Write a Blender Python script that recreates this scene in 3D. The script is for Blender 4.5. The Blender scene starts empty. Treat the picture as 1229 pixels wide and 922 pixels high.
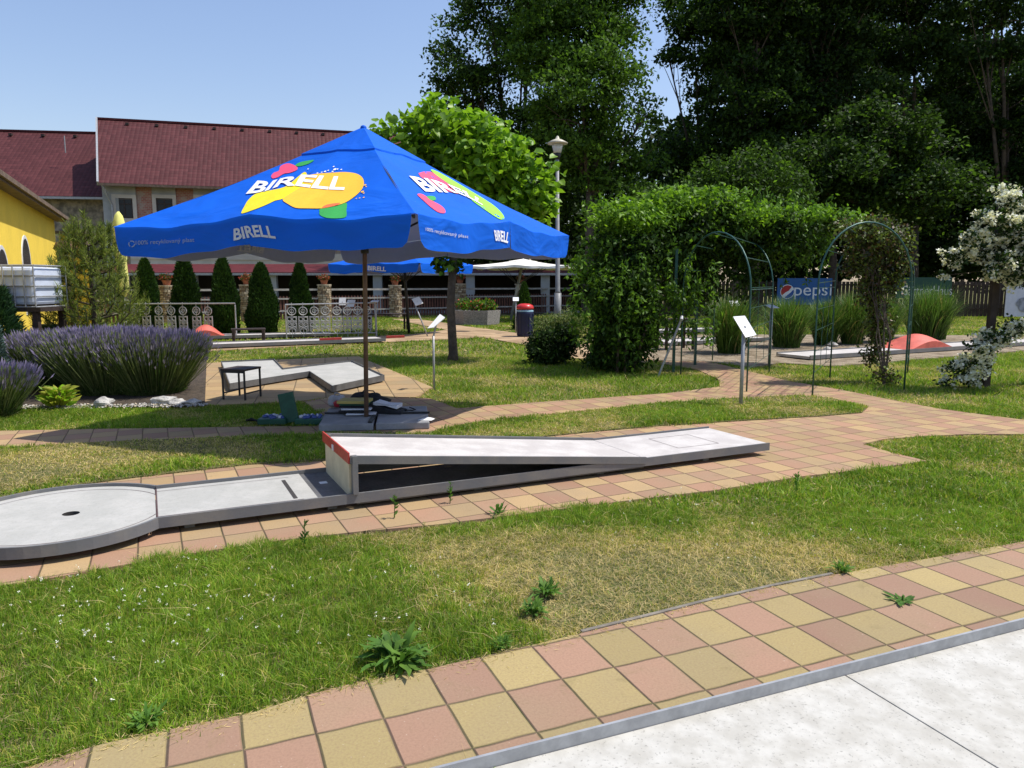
import bpy, bmesh, math, random
import numpy as np
from mathutils import Vector, Matrix
from mathutils.bvhtree import BVHTree
random.seed(7); rng = np.random.default_rng(11)
R = math.radians; PI = math.pi
S = bpy.context.scene; COL = S.collection
# ------------------------------------------------------------ camera model
F = 900.0; HY = 340.0; H = 1.7; PITCH = math.atan((461-HY)/F)
cp, sp = math.cos(PITCH), math.sin(PITCH)
def ray(x, y):
    u = (x-614.5)/F; v = (461-y)/F
    return Vector((u, cp+v*sp, -sp+v*cp))
def G(x, y, z=0.0):
    d = ray(x, y); t = (z-H)/d.z
    return Vector((d.x*t, d.y*t, z))
def W(x, y, D):
    d = ray(x, y); t = D/d.y
    return Vector((d.x*t, D, H+d.z*t))
# ------------------------------------------------------------ tags
def tag(o, label=None, cat=None, group=None, kind=None):
    if label: o['label'] = label
    if cat: o['category'] = cat
    if group: o['group'] = group
    if kind: o['kind'] = kind
    return o
def thing(name, label, cat, loc=(0,0,0), group=None):
    o = bpy.data.objects.new(name, None); COL.objects.link(o)
    o.location = loc; o.empty_display_size = .1
    return tag(o, label, cat, group)
def rloc(o):
    v = Vector((0,0,0))
    while o is not None:
        v += o.location; o = o.parent
    return v
def dup(o, loc=None, rz=0, scale=1, label=None, parent=None):
    c = o.copy(); COL.objects.link(c); c.parent = parent
    if loc is not None:
        c.location = loc; c.rotation_euler = (0,0,rz); c.scale = (scale,)*3 if not isinstance(scale, tuple) else scale
    if label: c['label'] = label
    for ch in o.children: dup(ch, parent=c)
    return c
# ------------------------------------------------------------ mesh builder
class MB:
    def __init__(s): s.v = []; s.f = []; s.m = []
    def add(s, vs, fs, mi=0):
        b = len(s.v); s.v += [tuple(v) for v in vs]
        s.f += [tuple(b+i for i in f) for f in fs]; s.m += [mi]*len(fs); return s
    def box(s, c, size, rz=0, mi=0, M=None):
        hx, hy, hz = size[0]/2, size[1]/2, size[2]/2
        M = M or Matrix.Rotation(rz, 4, 'Z')
        vs = [Vector(c)+(M @ Vector((x*hx, y*hy, z*hz))) for z in (-1,1) for y in (-1,1) for x in (-1,1)]
        return s.add(vs, [(0,2,3,1),(4,5,7,6),(0,1,5,4),(2,6,7,3),(0,4,6,2),(1,3,7,5)], mi)
    def beam(s, p, q, w, h, mi=0, up=(0,0,1)):
        p = Vector(p); q = Vector(q); d = q-p; L = d.length; d.normalize(); u = Vector(up)
        if abs(d.dot(u)) > .99: u = Vector((0,1,0))
        x = d.cross(u).normalized(); z = x.cross(d).normalized()
        vs = [a + x*(sx*w/2) + z*(sz*h/2) for a in (p, q) for sx, sz in ((-1,-1),(1,-1),(1,1),(-1,1))]
        return s.add(vs, [(0,1,2,3),(7,6,5,4),(0,4,5,1),(1,5,6,2),(2,6,7,3),(3,7,4,0)], mi)
    def path(s, pts, rads, n=8, mi=0, cap=True):
        pts = [Vector(p) for p in pts]; N = len(pts)
        if not isinstance(rads, (list, tuple)): rads = [rads]*N
        ref = None; vs = []
        for i, p in enumerate(pts):
            d = (pts[min(i+1,N-1)]-pts[max(i-1,0)]).normalized()
            if ref is None: ref = d.orthogonal().normalized()
            a = (ref - d*ref.dot(d))
            a = a.normalized() if a.length > 1e-6 else d.orthogonal().normalized()
            ref = a; b = d.cross(a)
            for k in range(n):
                t = 2*PI*k/n; vs.append(p + (a*math.cos(t)+b*math.sin(t))*rads[i])
        fs = [(i*n+k, i*n+(k+1)%n, (i+1)*n+(k+1)%n, (i+1)*n+k) for i in range(N-1) for k in range(n)]
        if cap: fs += [tuple(range(n-1,-1,-1)), tuple(range((N-1)*n, N*n))]
        return s.add(vs, fs, mi)
    def lathe(s, c, prof, n=20, mi=0, jit=0):
        c = Vector(c); vs = []
        for r, z in prof:
            for k in range(n):
                t = 2*PI*k/n; rr = r*(1+jit*random.uniform(-1,1)); vs.append(c+Vector((rr*math.cos(t), rr*math.sin(t), z)))
        N = len(prof)
        fs = [(i*n+k, i*n+(k+1)%n, (i+1)*n+(k+1)%n, (i+1)*n+k) for i in range(N-1) for k in range(n)]
        fs += [tuple(range(n-1,-1,-1)), tuple(range((N-1)*n, N*n))]
        return s.add(vs, fs, mi)
    def prism(s, poly, z0, z1, mi=0):
        n = len(poly)
        ar = sum(poly[i][0]*poly[(i+1)%n][1]-poly[(i+1)%n][0]*poly[i][1] for i in range(n))
        if ar < 0: poly = poly[::-1]
        vs = [(p[0],p[1],z0) for p in poly]+[(p[0],p[1],z1) for p in poly]
        return s.add(vs, [tuple(range(n-1,-1,-1)), tuple(range(n,2*n))]+[(i,(i+1)%n,n+(i+1)%n,n+i) for i in range(n)], mi)
    def sheet(s, vs, mi=0): return s.add(vs, [tuple(range(len(vs)))], mi)
    def grid(s, fn, nu, nv, mi=0):
        vs = [fn(i/nu, j/nv) for j in range(nv+1) for i in range(nu+1)]
        w = nu+1
        return s.add(vs, [(j*w+i, j*w+i+1, (j+1)*w+i+1, (j+1)*w+i) for j in range(nv) for i in range(nu)], mi)
    def blob(s, c, r, seed=0, amp=.15, n=10, mi=0):
        rr = random.Random(seed); c = Vector(c); ph = [rr.uniform(0,6) for _ in range(6)]
        def fn(u, v):
            t = 2*PI*u; p = PI*v
            k = 1+amp*(math.sin(2*t+ph[0])*math.sin(p)+.6*math.sin(3*t+4*p+ph[1])*math.sin(p)+.5*math.sin(5*p+ph[2]))
            return c+Vector((r[0]*k*math.cos(t)*math.sin(p), r[1]*k*math.sin(t)*math.sin(p), -r[2]*k*math.cos(p)))
        return s.grid(fn, n*2, n, mi)
    def build(s, name, mats, parent=None, smooth=False, origin=None, rot=0, bevel=0):
        me = bpy.data.meshes.new(name)
        base = rloc(parent) if parent else Vector(origin or (0,0,0))
        vs = [Vector(v)-base for v in s.v]
        if rot:
            M = Matrix.Rotation(-rot, 4, 'Z'); vs = [M @ v for v in vs]
        me.from_pydata([tuple(v) for v in vs], [], s.f)
        mats = mats if isinstance(mats, (list,tuple)) else [mats]
        for m in mats: me.materials.append(m)
        me.polygons.foreach_set('material_index', s.m)
        if smooth: me.polygons.foreach_set('use_smooth', [True]*len(s.f))
        me.update()
        o = bpy.data.objects.new(name, me); COL.objects.link(o)
        if parent: o.parent = parent
        else: o.location = base
        if rot: o.rotation_euler = (0,0,rot)
        if bevel:
            b = o.modifiers.new('bev','BEVEL'); b.width = bevel; b.segments = 2; b.limit_method = 'ANGLE'
        return o
def np_mesh(name, V, Fc, nper, mats, mi, parent=None, smooth=False):
    """V (N,3) array, Fc flat index array, nper verts per face"""
    me = bpy.data.meshes.new(name)
    base = np.array(rloc(parent)) if parent else np.zeros(3)
    V = V - base
    nf = len(Fc)//nper
    me.vertices.add(len(V)); me.vertices.foreach_set('co', V.astype(np.float32).ravel())
    me.loops.add(len(Fc)); me.loops.foreach_set('vertex_index', Fc.astype(np.int32))
    me.polygons.add(nf)
    me.polygons.foreach_set('loop_start', (np.arange(nf)*nper).astype(np.int32))
    try: me.polygons.foreach_set('loop_total', np.full(nf, nper, dtype=np.int32))
    except Exception: pass
    for m in (mats if isinstance(mats,(list,tuple)) else [mats]): me.materials.append(m)
    me.polygons.foreach_set('material_index', np.asarray(mi, dtype=np.int32))
    me.update(calc_edges=True); me.validate()
    o = bpy.data.objects.new(name, me); COL.objects.link(o)
    if parent: o.parent = parent
    return o
# ------------------------------------------------------------ materials
class NT:
    def __init__(s, name):
        s.mat = bpy.data.materials.new(name); s.mat.use_nodes = True
        s.t = s.mat.node_tree; s.t.nodes.clear()
        s.out = s.n('ShaderNodeOutputMaterial')
    def n(s, typ, **kw):
        x = s.t.nodes.new(typ)
        for k, v in kw.items(): setattr(x, k, v)
        return x
    def put(s, sock, v):
        if hasattr(v, 'is_output') or isinstance(v, bpy.types.NodeSocket): s.t.links.new(v, sock)
        elif v is not None:
            if sock.type == 'RGBA' and len(v) == 3: v = (*v, 1)
            sock.default_value = v
    def m(s, op, a, b=None, c=None):
        x = s.n('ShaderNodeMath', operation=op)
        for i, v in enumerate((a,b,c)):
            if v is not None: s.put(x.inputs[i], v)
        return x.outputs[0]
    def mix(s, f, a, b, mode='MIX'):
        x = s.n('ShaderNodeMix', data_type='RGBA', blend_type=mode)
        s.put(x.inputs[0], f); s.put(x.inputs[6], a); s.put(x.inputs[7], b); return x.outputs[2]
    def coord(s, k='Object'): return s.n('ShaderNodeTexCoord').outputs[k]
    def geo(s): return s.n('ShaderNodeNewGeometry').outputs['Position']
    def noise(s, scale, detail=4, rough=.55, vec=None, dist=0, dim='3D'):
        x = s.n('ShaderNodeTexNoise'); s.put(x.inputs['Vector'], vec if vec is not None else s.coord())
        x.inputs['Scale'].default_value = scale; x.inputs['Detail'].default_value = detail; x.inputs['Roughness'].default_value = rough
        x.inputs['Distortion'].default_value = dist
        return x.outputs[0]
    def ramp(s, f, stops):
        x = s.n('ShaderNodeMapRange', interpolation_type='SMOOTHSTEP'); s.put(x.inputs[0], f)
        x.inputs[1].default_value, x.inputs[2].default_value = stops[:2]
        if len(stops) > 2: x.inputs[3].default_value, x.inputs[4].default_value = stops[2:]
        return x.outputs[0]
    def scale(s, vec, sc):
        x = s.n('ShaderNodeMapping'); s.put(x.inputs[0], vec); x.inputs[3].default_value = sc; return x.outputs[0]
    def bump(s, h, strength=.3, dist=.02):
        x = s.n('ShaderNodeBump'); x.inputs['Strength'].default_value = strength; x.inputs['Distance'].default_value = dist
        s.put(x.inputs['Height'], h); return x.outputs[0]
    def done(s, col, rough=.7, metal=0, normal=None, spec=.5, sss=None):
        b = s.n('ShaderNodeBsdfPrincipled')
        s.put(b.inputs['Base Color'], col); s.put(b.inputs['Roughness'], rough); b.inputs['Metallic'].default_value = metal
        b.inputs['Specular IOR Level'].default_value = spec
        if normal is not None: s.t.links.new(normal, b.inputs['Normal'])
        s.t.links.new(b.outputs[0], s.out.inputs[0]); return s.mat
def mul(c, k): return tuple(x*k for x in c[:3])
def surf(name, c, rough=.7, var=.25, scale=6, c2=None, bump=.15, bscale=40, metal=0, spec=.4, bdist=.01, speck=0):
    t = NT(name); n = t.noise(scale, 6)
    col = t.mix(t.ramp(n, (.35,.65)), mul(c, 1-var), c2 or mul(c, 1+var*.5))
    n2 = t.noise(bscale, 4)
    col = t.mix(t.ramp(n2, (.4,.75,0,.3)), col, mul(c, .75))
    if speck: col = t.mix(t.ramp(t.noise(bscale*4, 2), (.62,.7,0,speck)), col, mul(c, .35))
    return t.done(col, t.ramp(n2, (.3,.7,rough-.08,min(1,rough+.08))), metal, t.bump(n2, bump, bdist) if bump else None, spec)
def leafm(name, c, trans=.35, var=.35, rough=.45, gloss=.35):
    t = NT(name)
    n = t.noise(.9, 3, vec=t.geo()); n2 = t.noise(14, 2, vec=t.geo())
    f = t.m('MULTIPLY_ADD', n2, .5, t.m('MULTIPLY', n, .5))
    col = t.mix(t.ramp(f, (.35,.65)), mul(c, 1-var), (min(1,c[0]*(1+var*1.2)), c[1]*(1+var), c[2]*(1+var*.4)))
    b = t.n('ShaderNodeBsdfPrincipled'); t.put(b.inputs['Base Color'], col); b.inputs['Roughness'].default_value = rough
    b.inputs['Specular IOR Level'].default_value = gloss
    tr = t.n('ShaderNodeBsdfTranslucent'); t.put(tr.inputs[0], t.mix(.5, col, (c[0]*1.6, c[1]*1.7, c[2]*.5)))
    mx = t.n('ShaderNodeMixShader'); mx.inputs[0].default_value = trans
    t.t.links.new(b.outputs[0], mx.inputs[1]); t.t.links.new(tr.outputs[0], mx.inputs[2]); t.t.links.new(mx.outputs[0], t.out.inputs[0])
    return t.mat
def paverm(name, cu, cv, ca, cb, joint, wave=.007, jw=.010, dirt=.35, bumpd=.012, speck=True, swap=.0):
    t = NT(name); sep = t.n('ShaderNodeSeparateXYZ'); co = t.coord(); t.t.links.new(co, sep.inputs[0])
    u0 = t.m('DIVIDE', sep.outputs[0], cu); v0 = t.m('DIVIDE', sep.outputs[1], cv)
    u = t.m('ADD', u0, t.m('MULTIPLY', t.m('SINE', t.m('MULTIPLY', v0, 2*PI)), wave*.3))
    v = t.m('ADD', v0, t.m('MULTIPLY', t.m('SINE', t.m('MULTIPLY', u0, 2*PI)), wave))
    fu = t.m('FLOOR', u); fv = t.m('FLOOR', v)
    chk = t.m('GREATER_THAN', t.m('FRACT', t.m('MULTIPLY', t.m('ADD', fu, fv), .5)), .25)
    cb_ = t.n('ShaderNodeCombineXYZ'); t.put(cb_.inputs[0], fu); t.put(cb_.inputs[1], fv)
    wn = t.n('ShaderNodeTexWhiteNoise', noise_dimensions='2D'); t.t.links.new(cb_.outputs[0], wn.inputs[0]); r = wn.outputs[0]
    if swap: chk = t.m('ABSOLUTE', t.m('SUBTRACT', chk, t.m('LESS_THAN', wn.outputs[0], swap)))
    col = t.mix(chk, ca, cb)
    col = t.mix(1, col, t.mix(r, (.82,.82,.82), (1.12,1.1,1.08)), 'MULTIPLY')
    big = t.noise(1.6, 5); fine = t.noise(90, 3)
    col = t.mix(t.ramp(big, (.4,.7,0,dirt)), col, t.mix(.5, mul(ca,.7), (.30,.25,.17)))
    col = t.mix(t.ramp(fine, (.35,.75,0,.35)), col, mul(cb,.62))
    if speck:
        col = t.mix(t.ramp(t.noise(70, 1), (.72,.80,0,.35)), col, (.62,.55,.45))
        col = t.mix(t.ramp(t.noise(5.5, 6, .7), (.56,.72,0,.4)), col, mul(ca,.5))
    def edge(a): 
        fr = t.m('FRACT', a); return t.m('MINIMUM', fr, t.m('SUBTRACT', 1, fr))
    e = t.m('MINIMUM', edge(u), t.m('MULTIPLY', edge(v), cv/cu))
    jn = t.m('MULTIPLY_ADD', t.noise(7, 4), jw*1.2, e)
    jm = t.ramp(jn, (jw*1.0, jw*1.9, 1, 0))
    col = t.mix(t.ramp(t.m('MULTIPLY_ADD', t.noise(11,5,.7), .09, e), (.03,.09,.5,0)), col, mul(ca,.42))
    col = t.mix(jm, col, t.mix(t.ramp(t.noise(3, 3), (.35,.65)), joint, t.mix(t.ramp(t.noise(1.1,2),(.45,.6)), mul(joint,.5), (.04,.055,.015))))
    hgt = t.m('ADD', t.m('MULTIPLY', t.ramp(e, (0, jw*4)), 1.0), t.m('MULTIPLY', fine, .12))
    hgt = t.m('ADD', hgt, t.m('MULTIPLY', r, .25))
    return t.done(col, .85, 0, t.bump(hgt, .8, bumpd), .25)
M = {}
M['pav'] = paverm('paver_concrete', .26, .315, (.355,.280,.125), (.320,.195,.132), (.17,.125,.08))
M['pavfar'] = paverm('paver_concrete_pale', .26, .315, (.40,.28,.14), (.365,.215,.135), (.15,.105,.065), dirt=.5)
M['pavdull'] = paverm('paver_concrete_tan', .5, .5, (.39,.275,.14), (.37,.25,.13), (.2,.15,.09), wave=0, dirt=.5)
M['sand'] = surf('sandy_path', (.37,.245,.135), .95, .3, 1.2, (.44,.31,.18), .4, 30)
M['conc'] = surf('white_concrete', (.45,.43,.375), .85, .09, 7, (.50,.485,.435), .35, 22, speck=.5)
M['eternit'] = surf('grey_fibre_cement', (.40,.395,.36), .8, .07, 4, (.43,.42,.385), .12, 26, speck=.3)
M['felt'] = surf('pale_ramp_board', (.50,.465,.435), .75, .10, 4.5, (.55,.52,.485), .06, 50)
M['steel'] = surf('galvanised_steel', (.17,.175,.182), .6, .2, 4, (.185,.175,.16), .1, 60, metal=.0)
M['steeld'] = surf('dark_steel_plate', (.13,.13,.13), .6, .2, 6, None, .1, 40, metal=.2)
M['line'] = surf('dark_marking_line', (.10,.06,.06), .8, .2, 30, bump=0)
M['hole'] = surf('dark_hole', (.05,.045,.04), .6, .2, 20, bump=0)
M['red'] = surf('red_paint', (.42,.045,.035), .5, .15, 8, bump=.05)
M['coral'] = surf('faded_coral_paint', (.62,.13,.09), .6, .2, 4, bump=.1)
M['cream'] = surf('cream_board', (.60,.53,.36), .7, .12, 5, bump=.1)
M['white'] = surf('white_enamel', (.75,.76,.77), .4, .06, 5, bump=0)
M['whiteiron'] = surf('white_painted_iron', (.38,.39,.38), .5, .15, 12, bump=.1)
M['galv'] = surf('galvanised_post', (.36,.37,.38), .5, .15, 12, metal=.3, bump=.05)
M['kerb'] = surf('grey_edging_concrete', (.21,.185,.15), .9, .3, 8, bump=.4)
M['slab'] = surf('grey_slab_concrete', (.27,.27,.275), .85, .2, 3, bump=.3)
M['brownpole'] = surf('brown_painted_metal', (.16,.095,.062), .4, .2, 6, bump=.05)
M['darkwood'] = surf('dark_stained_wood', (.045,.03,.025), .65, .3, 9, bump=.3)
M['black'] = surf('black_metal', (.02,.02,.022), .5, .2, 9, bump=.05)
M['greenmetal'] = surf('dark_green_metal', (.03,.095,.075), .4, .2, 9, bump=.05, metal=.2)
M['bark'] = surf('tree_bark', (.10,.075,.055), .9, .35, 5, bump=.8, bscale=18, bdist=.04)
M['fencered'] = surf('reddish_fence_wood', (.12,.05,.035), .8, .3, 5, bump=.3)
M['fencedark'] = surf('dark_fence_wood', (.05,.034,.026), .85, .35, 5, bump=.3)
M['railwood'] = surf('weathered_rail_wood', (.36,.34,.31), .85, .2, 6, bump=.3)
M['rock'] = surf('pale_field_stone', (.48,.46,.42), .9, .35, 9, bump=.9, bscale=18, bdist=.03)
M['soil'] = surf('dark_bed_soil', (.07,.052,.036), .95, .4, 12, bump=.8, bscale=30, bdist=.03)
M['gravel'] = surf('pale_gravel', (.30,.225,.14), .95, .4, 3, (.36,.29,.20), bump=.9, bscale=60, bdist=.03, speck=.7)
M['st1'] = surf('stone_tan', (.40,.31,.19), .9, .25, 8, bump=.5); M['st2'] = surf('stone_brown', (.26,.185,.115), .9, .3, 8, bump=.5)
M['st3'] = surf('stone_pale', (.50,.42,.30), .9, .2, 8, bump=.5); M['st0'] = surf('stone_joint', (.07,.05,.035), .95, .3, 8, bump=.5)
M['yellow'] = surf('yellow_render', (.84,.60,.07), .9, .06, 1.2, bump=.15, bscale=20)
M['brownwood'] = surf('brown_eave_wood', (.17,.12,.085), .8, .3, 5, bump=.3)
M['glass'] = surf('dark_window_glass', (.02,.025,.03), .3, .2, 2, bump=0, spec=.3)
M['plaster'] = surf('grey_plaster', (.36,.37,.36), .9, .15, 1, bump=.2)
M['creamwall'] = surf('cream_plaster', (.58,.53,.46), .9, .12, 1, bump=.15)
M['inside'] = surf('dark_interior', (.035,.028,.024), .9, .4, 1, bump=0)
M['stonew'] = surf('grey_rubble_stone', (.22,.195,.16), .95, .4, 2.4, (.34,.29,.22), .8, 6, bdist=.05)
M['blue'] = None
M['underside'] = leafm('grey_canopy_lining', (.50,.52,.66), .35, .04, .8, .1)
M['whitefab'] = surf('white_parasol_fabric', (.80,.78,.70), .85, .05, 2, bump=.05, bscale=8)
M['yellowfab'] = surf('yellow_parasol_fabric', (.72,.70,.20), .85, .1, 3, bump=.1, bscale=8)
def plain(n, c, rough=.7): return surf(n, c, rough, .06, 5, bump=0)
M['pw'] = plain('print_white', (.82,.82,.84)); M['py'] = plain('print_yellow', (.86,.68,.01)); M['po'] = plain('print_orange', (.88,.47,.03))
M['pp'] = plain('print_pink', (.80,.07,.16)); M['pg'] = plain('print_green', (.03,.33,.06)); M['pl'] = plain('print_lime', (.28,.66,.05))
M['pr'] = plain('print_red_orange', (.80,.15,.05)); M['pgrey'] = plain('print_grey_blue', (.30,.38,.55)); M['pgrey2'] = plain('print_pale_grey', (.60,.60,.62))
def fabric(name, c):
    t = NT(name); co = t.coord()
    w = t.noise(1.3, 3, .5, t.scale(co, (1,1,2.2)), .6); f = t.noise(260, 2)
    col = t.mix(t.ramp(w, (.3,.7)), mul(c,.92), mul(c,1.06))
    b = t.n('ShaderNodeBsdfPrincipled'); t.put(b.inputs['Base Color'], col); b.inputs['Roughness'].default_value = .62
    b.inputs['Specular IOR Level'].default_value = .22
    nb = t.bump(t.m('ADD', t.m('MULTIPLY', w, 1), t.m('MULTIPLY', f, .01)), .5, .12)
    t.t.links.new(nb, b.inputs['Normal'])
    tr = t.n('ShaderNodeBsdfTranslucent'); t.put(tr.inputs[0], mul(c,1.4)); mx = t.n('ShaderNodeMixShader'); mx.inputs[0].default_value = .18
    t.t.links.new(b.outputs[0], mx.inputs[1]); t.t.links.new(tr.outputs[0], mx.inputs[2])
    t.t.links.new(mx.outputs[0], t.out.inputs[0]); return t.mat
M['blue'] = fabric('blue_parasol_fabric', (.002,.125,.68)); M['bluedk'] = fabric('blue_valance_fabric', (.006,.06,.36))
def tilem(name, c):
    t = NT(name); sep = t.n('ShaderNodeSeparateXYZ'); t.t.links.new(t.coord('UV'), sep.inputs[0])
    u = t.m('DIVIDE', sep.outputs[0], .30); v = t.m('DIVIDE', sep.outputs[1], .34)
    fv = t.m('FRACT', v); fu = t.m('FRACT', u)
    cb_ = t.n('ShaderNodeCombineXYZ'); t.put(cb_.inputs[0], t.m('FLOOR', u)); t.put(cb_.inputs[1], t.m('FLOOR', v))
    wn = t.n('ShaderNodeTexWhiteNoise', noise_dimensions='2D'); t.t.links.new(cb_.outputs[0], wn.inputs[0])
    col = t.mix(wn.outputs[0], mul(c,.82), mul(c,1.2))
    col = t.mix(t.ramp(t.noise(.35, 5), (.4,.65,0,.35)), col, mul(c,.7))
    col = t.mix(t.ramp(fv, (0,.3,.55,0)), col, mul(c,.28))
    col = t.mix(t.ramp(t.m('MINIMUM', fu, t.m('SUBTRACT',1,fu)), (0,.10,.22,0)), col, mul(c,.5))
    h = t.m('ADD', t.m('SINE', t.m('MULTIPLY', fu, PI)), fv)
    return t.done(col, .6, 0, t.bump(h, .5, .03), .15)
M['tile'] = tilem('red_roof_tiles', (.095,.030,.030)); M['tile2'] = tilem('dark_red_roof_tiles', (.11,.022,.024))
def brickm():
    t = NT('old_brick_wall'); co = t.geo()
    sep = t.n('ShaderNodeSeparateXYZ'); t.t.links.new(co, sep.inputs[0]); cb_ = t.n('ShaderNodeCombineXYZ')
    t.put(cb_.inputs[0], sep.outputs[0]); t.put(cb_.inputs[1], sep.outputs[2])
    b = t.n('ShaderNodeTexBrick'); t.t.links.new(cb_.outputs[0], b.inputs[0])
    b.inputs['Scale'].default_value = 2.2; b.inputs['Color1'].default_value = (.34,.13,.10,1); b.inputs['Color2'].default_value = (.42,.21,.16,1); b.inputs['Mortar'].default_value = (.38,.33,.27,1)
    b.inputs['Mortar Size'].default_value = .025
    zf = t.ramp(t.m('ADD', sep.outputs[2], t.m('MULTIPLY', t.noise(.8,4,vec=co), 2.2)), (6.4,7.0))
    st = t.mix(t.ramp(t.noise(2.5,5,vec=co), (.4,.6)), (.34,.28,.2), (.26,.14,.1))
    col = t.mix(zf, st, b.outputs[0])
    col = t.mix(t.ramp(t.noise(1.3,5,vec=co), (.52,.62,0,.6)), col, (.38,.34,.29))
    return t.done(col, .9, 0, t.bump(t.noise(9,4,vec=co), .5, .04), .2)
M['brick'] = brickm()
# leaves
L = {}
L['dk1'] = leafm('dark_tree_leaf', (.034,.070,.013), .35, .35, .6, .15); L['dk2'] = leafm('deep_tree_leaf', (.020,.042,.011), .3, .35, .6, .12); L['dk3'] = leafm('mid_tree_leaf', (.085,.17,.022), .4, .35, .6, .15)
L['cat1'] = leafm('light_broad_leaf', (.20,.36,.025), .42, gloss=.4); L['cat2'] = leafm('fresh_broad_leaf', (.12,.25,.018), .4, gloss=.4)
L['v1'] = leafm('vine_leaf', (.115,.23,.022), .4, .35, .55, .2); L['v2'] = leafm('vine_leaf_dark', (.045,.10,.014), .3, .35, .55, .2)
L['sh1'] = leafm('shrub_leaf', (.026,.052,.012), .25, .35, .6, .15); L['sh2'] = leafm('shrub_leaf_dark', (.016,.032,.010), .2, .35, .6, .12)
L['thu1'] = leafm('cypress_spray', (.034,.080,.014), .15, .35, .6, .15); L['thu2'] = leafm('cypress_spray_dark', (.016,.040,.009), .15, .35, .6, .15)
L['pin1'] = leafm('pine_needle', (.20,.25,.055), .3, .35, .6, .15); L['pin2'] = leafm('pine_needle_dark', (.09,.14,.035), .25, .35, .6, .15)
L['lavg'] = leafm('lavender_stem', (.17,.21,.09), .3, .35, .6, .15); L['lavg2'] = leafm('lavender_leaf', (.075,.13,.035), .3, .35, .6, .15); L['lavp'] = leafm('lavender_flower', (.25,.22,.38), .3, .2, .7, .1); L['lavp2'] = leafm('lavender_flower_dark', (.16,.14,.25), .2, .2)
L['jun1'] = leafm('juniper_spray', (.04,.10,.04), .15); L['jun2'] = leafm('juniper_spray_dark', (.02,.055,.025), .15); L['blu'] = leafm('blue_conifer_spray', (.10,.16,.16), .15)
L['hos'] = leafm('yellow_green_leaf', (.30,.33,.05), .35)
L['orn1'] = leafm('tall_grass_blade', (.10,.19,.035), .3); L['orn2'] = leafm('tall_grass_blade_dark', (.05,.11,.02), .3); L['orn3'] = leafm('tall_grass_straw', (.25,.22,.09), .3)
L['cl1'] = leafm('olive_climber_leaf', (.12,.17,.035), .3); L['cl2'] = leafm('brown_climber_leaf', (.12,.075,.04), .2); L['cl3'] = leafm('dark_climber_leaf', (.035,.04,.015), .2)
L['fl'] = leafm('white_petal', (.85,.85,.76), .2, .08, .6); L['fl2'] = leafm('cream_petal', (.66,.64,.50), .3, .1, .6)
L['g1'] = leafm('grass_blade', (.205,.335,.032), .4, .4, .5, .2); L['g2'] = leafm('grass_blade_dark', (.115,.215,.022), .35, .3, .5, .2); L['g3'] = leafm('grass_blade_yellow', (.36,.36,.075), .4, .3, .6, .2); L['g4'] = leafm('grass_straw', (.58,.47,.24), .35, .25, .7, .15)
L['petal'] = leafm('red_flower_petal', (.45,.08,.05), .3, .3)
# ------------------------------------------------------------ foliage
def rdirs(n, up=0.0):
    d = rng.normal(size=(n,3)); d[:,2] += up; return d/np.linalg.norm(d, axis=1, keepdims=True)
def leaves(name, P, size, mats, parent=None, aspect=.55, up=.6, hang=0.0, probs=None, shape='quad', dirs=None, svar=.35, pick=None):
    """one mesh of many small leaves at P; leaf plane normal biased up, tip hanging"""
    n = len(P)
    if n == 0: return None
    nrm = rdirs(n, up)
    d = rdirs(n, 0) if dirs is None else dirs
    if hang: d[:,2] -= hang
    d = d - nrm*(d*nrm).sum(1, keepdims=True); d /= np.linalg.norm(d, axis=1, keepdims=True)+1e-9
    if dirs is not None:
        d = dirs/ (np.linalg.norm(dirs,axis=1,keepdims=True)+1e-9); nrm = np.cross(d, rdirs(n)); nrm /= np.linalg.norm(nrm,axis=1,keepdims=True)+1e-9
    s = np.cross(nrm, d); sz = (size*(1+svar*rng.uniform(-1,1,n)))[:,None]; w = sz*aspect*.5
    if shape == 'quad':
        V = np.stack([P, P+d*sz*.45+s*w+nrm*sz*.06, P+d*sz, P+d*sz*.45-s*w+nrm*sz*.06], 1).reshape(-1,3)
        Fc = np.arange(4*n); nper = 4; nf = 1
    else:
        V = np.stack([P, P+d*sz-nrm*sz*.12, P+d*sz*.12+s*w*.9+nrm*sz*.10, P+d*sz*.62+s*w*.75+nrm*sz*.04, P+d*sz*.12-s*w*.9+nrm*sz*.10, P+d*sz*.62-s*w*.75+nrm*sz*.04], 1).reshape(-1,3)
        b = (np.arange(n)*6)[:,None]; Fc = np.concatenate([b+np.array([[0,1,3,2]]), b+np.array([[0,4,5,1]])],1).ravel(); nper = 4; nf = 2
    mi = rng.choice(len(mats), n, p=probs) if pick is None else pick
    return np_mesh(name, V, Fc, nper, mats, np.repeat(mi, nf), parent)
def blobpts(blobs, n, clump=24, cr=.5, shell=.55, flat=.55):
    """blobs: (x,y,z,rx,ry,rz,weight). returns clumped points"""
    w = np.array([b[6] if len(b) > 6 else b[3]*b[4]*b[5] for b in blobs], float); w /= w.sum()
    K = max(1, n//clump); idx = rng.choice(len(blobs), K, p=w); B = np.array([b[:6] for b in blobs])[idx]
    d = rdirs(K); r = (shell+(1-shell)*rng.random(K))[:,None]
    r = np.where(rng.random((K,1)) < .25, rng.random((K,1)), r)*(1+.12*rng.normal(size=(K,1)))
    C = B[:,:3]+d*B[:,3:6]*r
    off = rdirs(K*clump).reshape(K,clump,3)*(rng.random((K,clump,1))**.42)*cr*1.55*np.array([1,1,flat])*(.55+.8*rng.random((K,1,1)))
    if clump > 100: off[:,:,2] = np.abs(off[:,:,2])*1.5-.25*np.linalg.norm(off[:,:,:2],axis=2)**1.3
    return (C[:,None,:]+off).reshape(-1,3)
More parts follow.
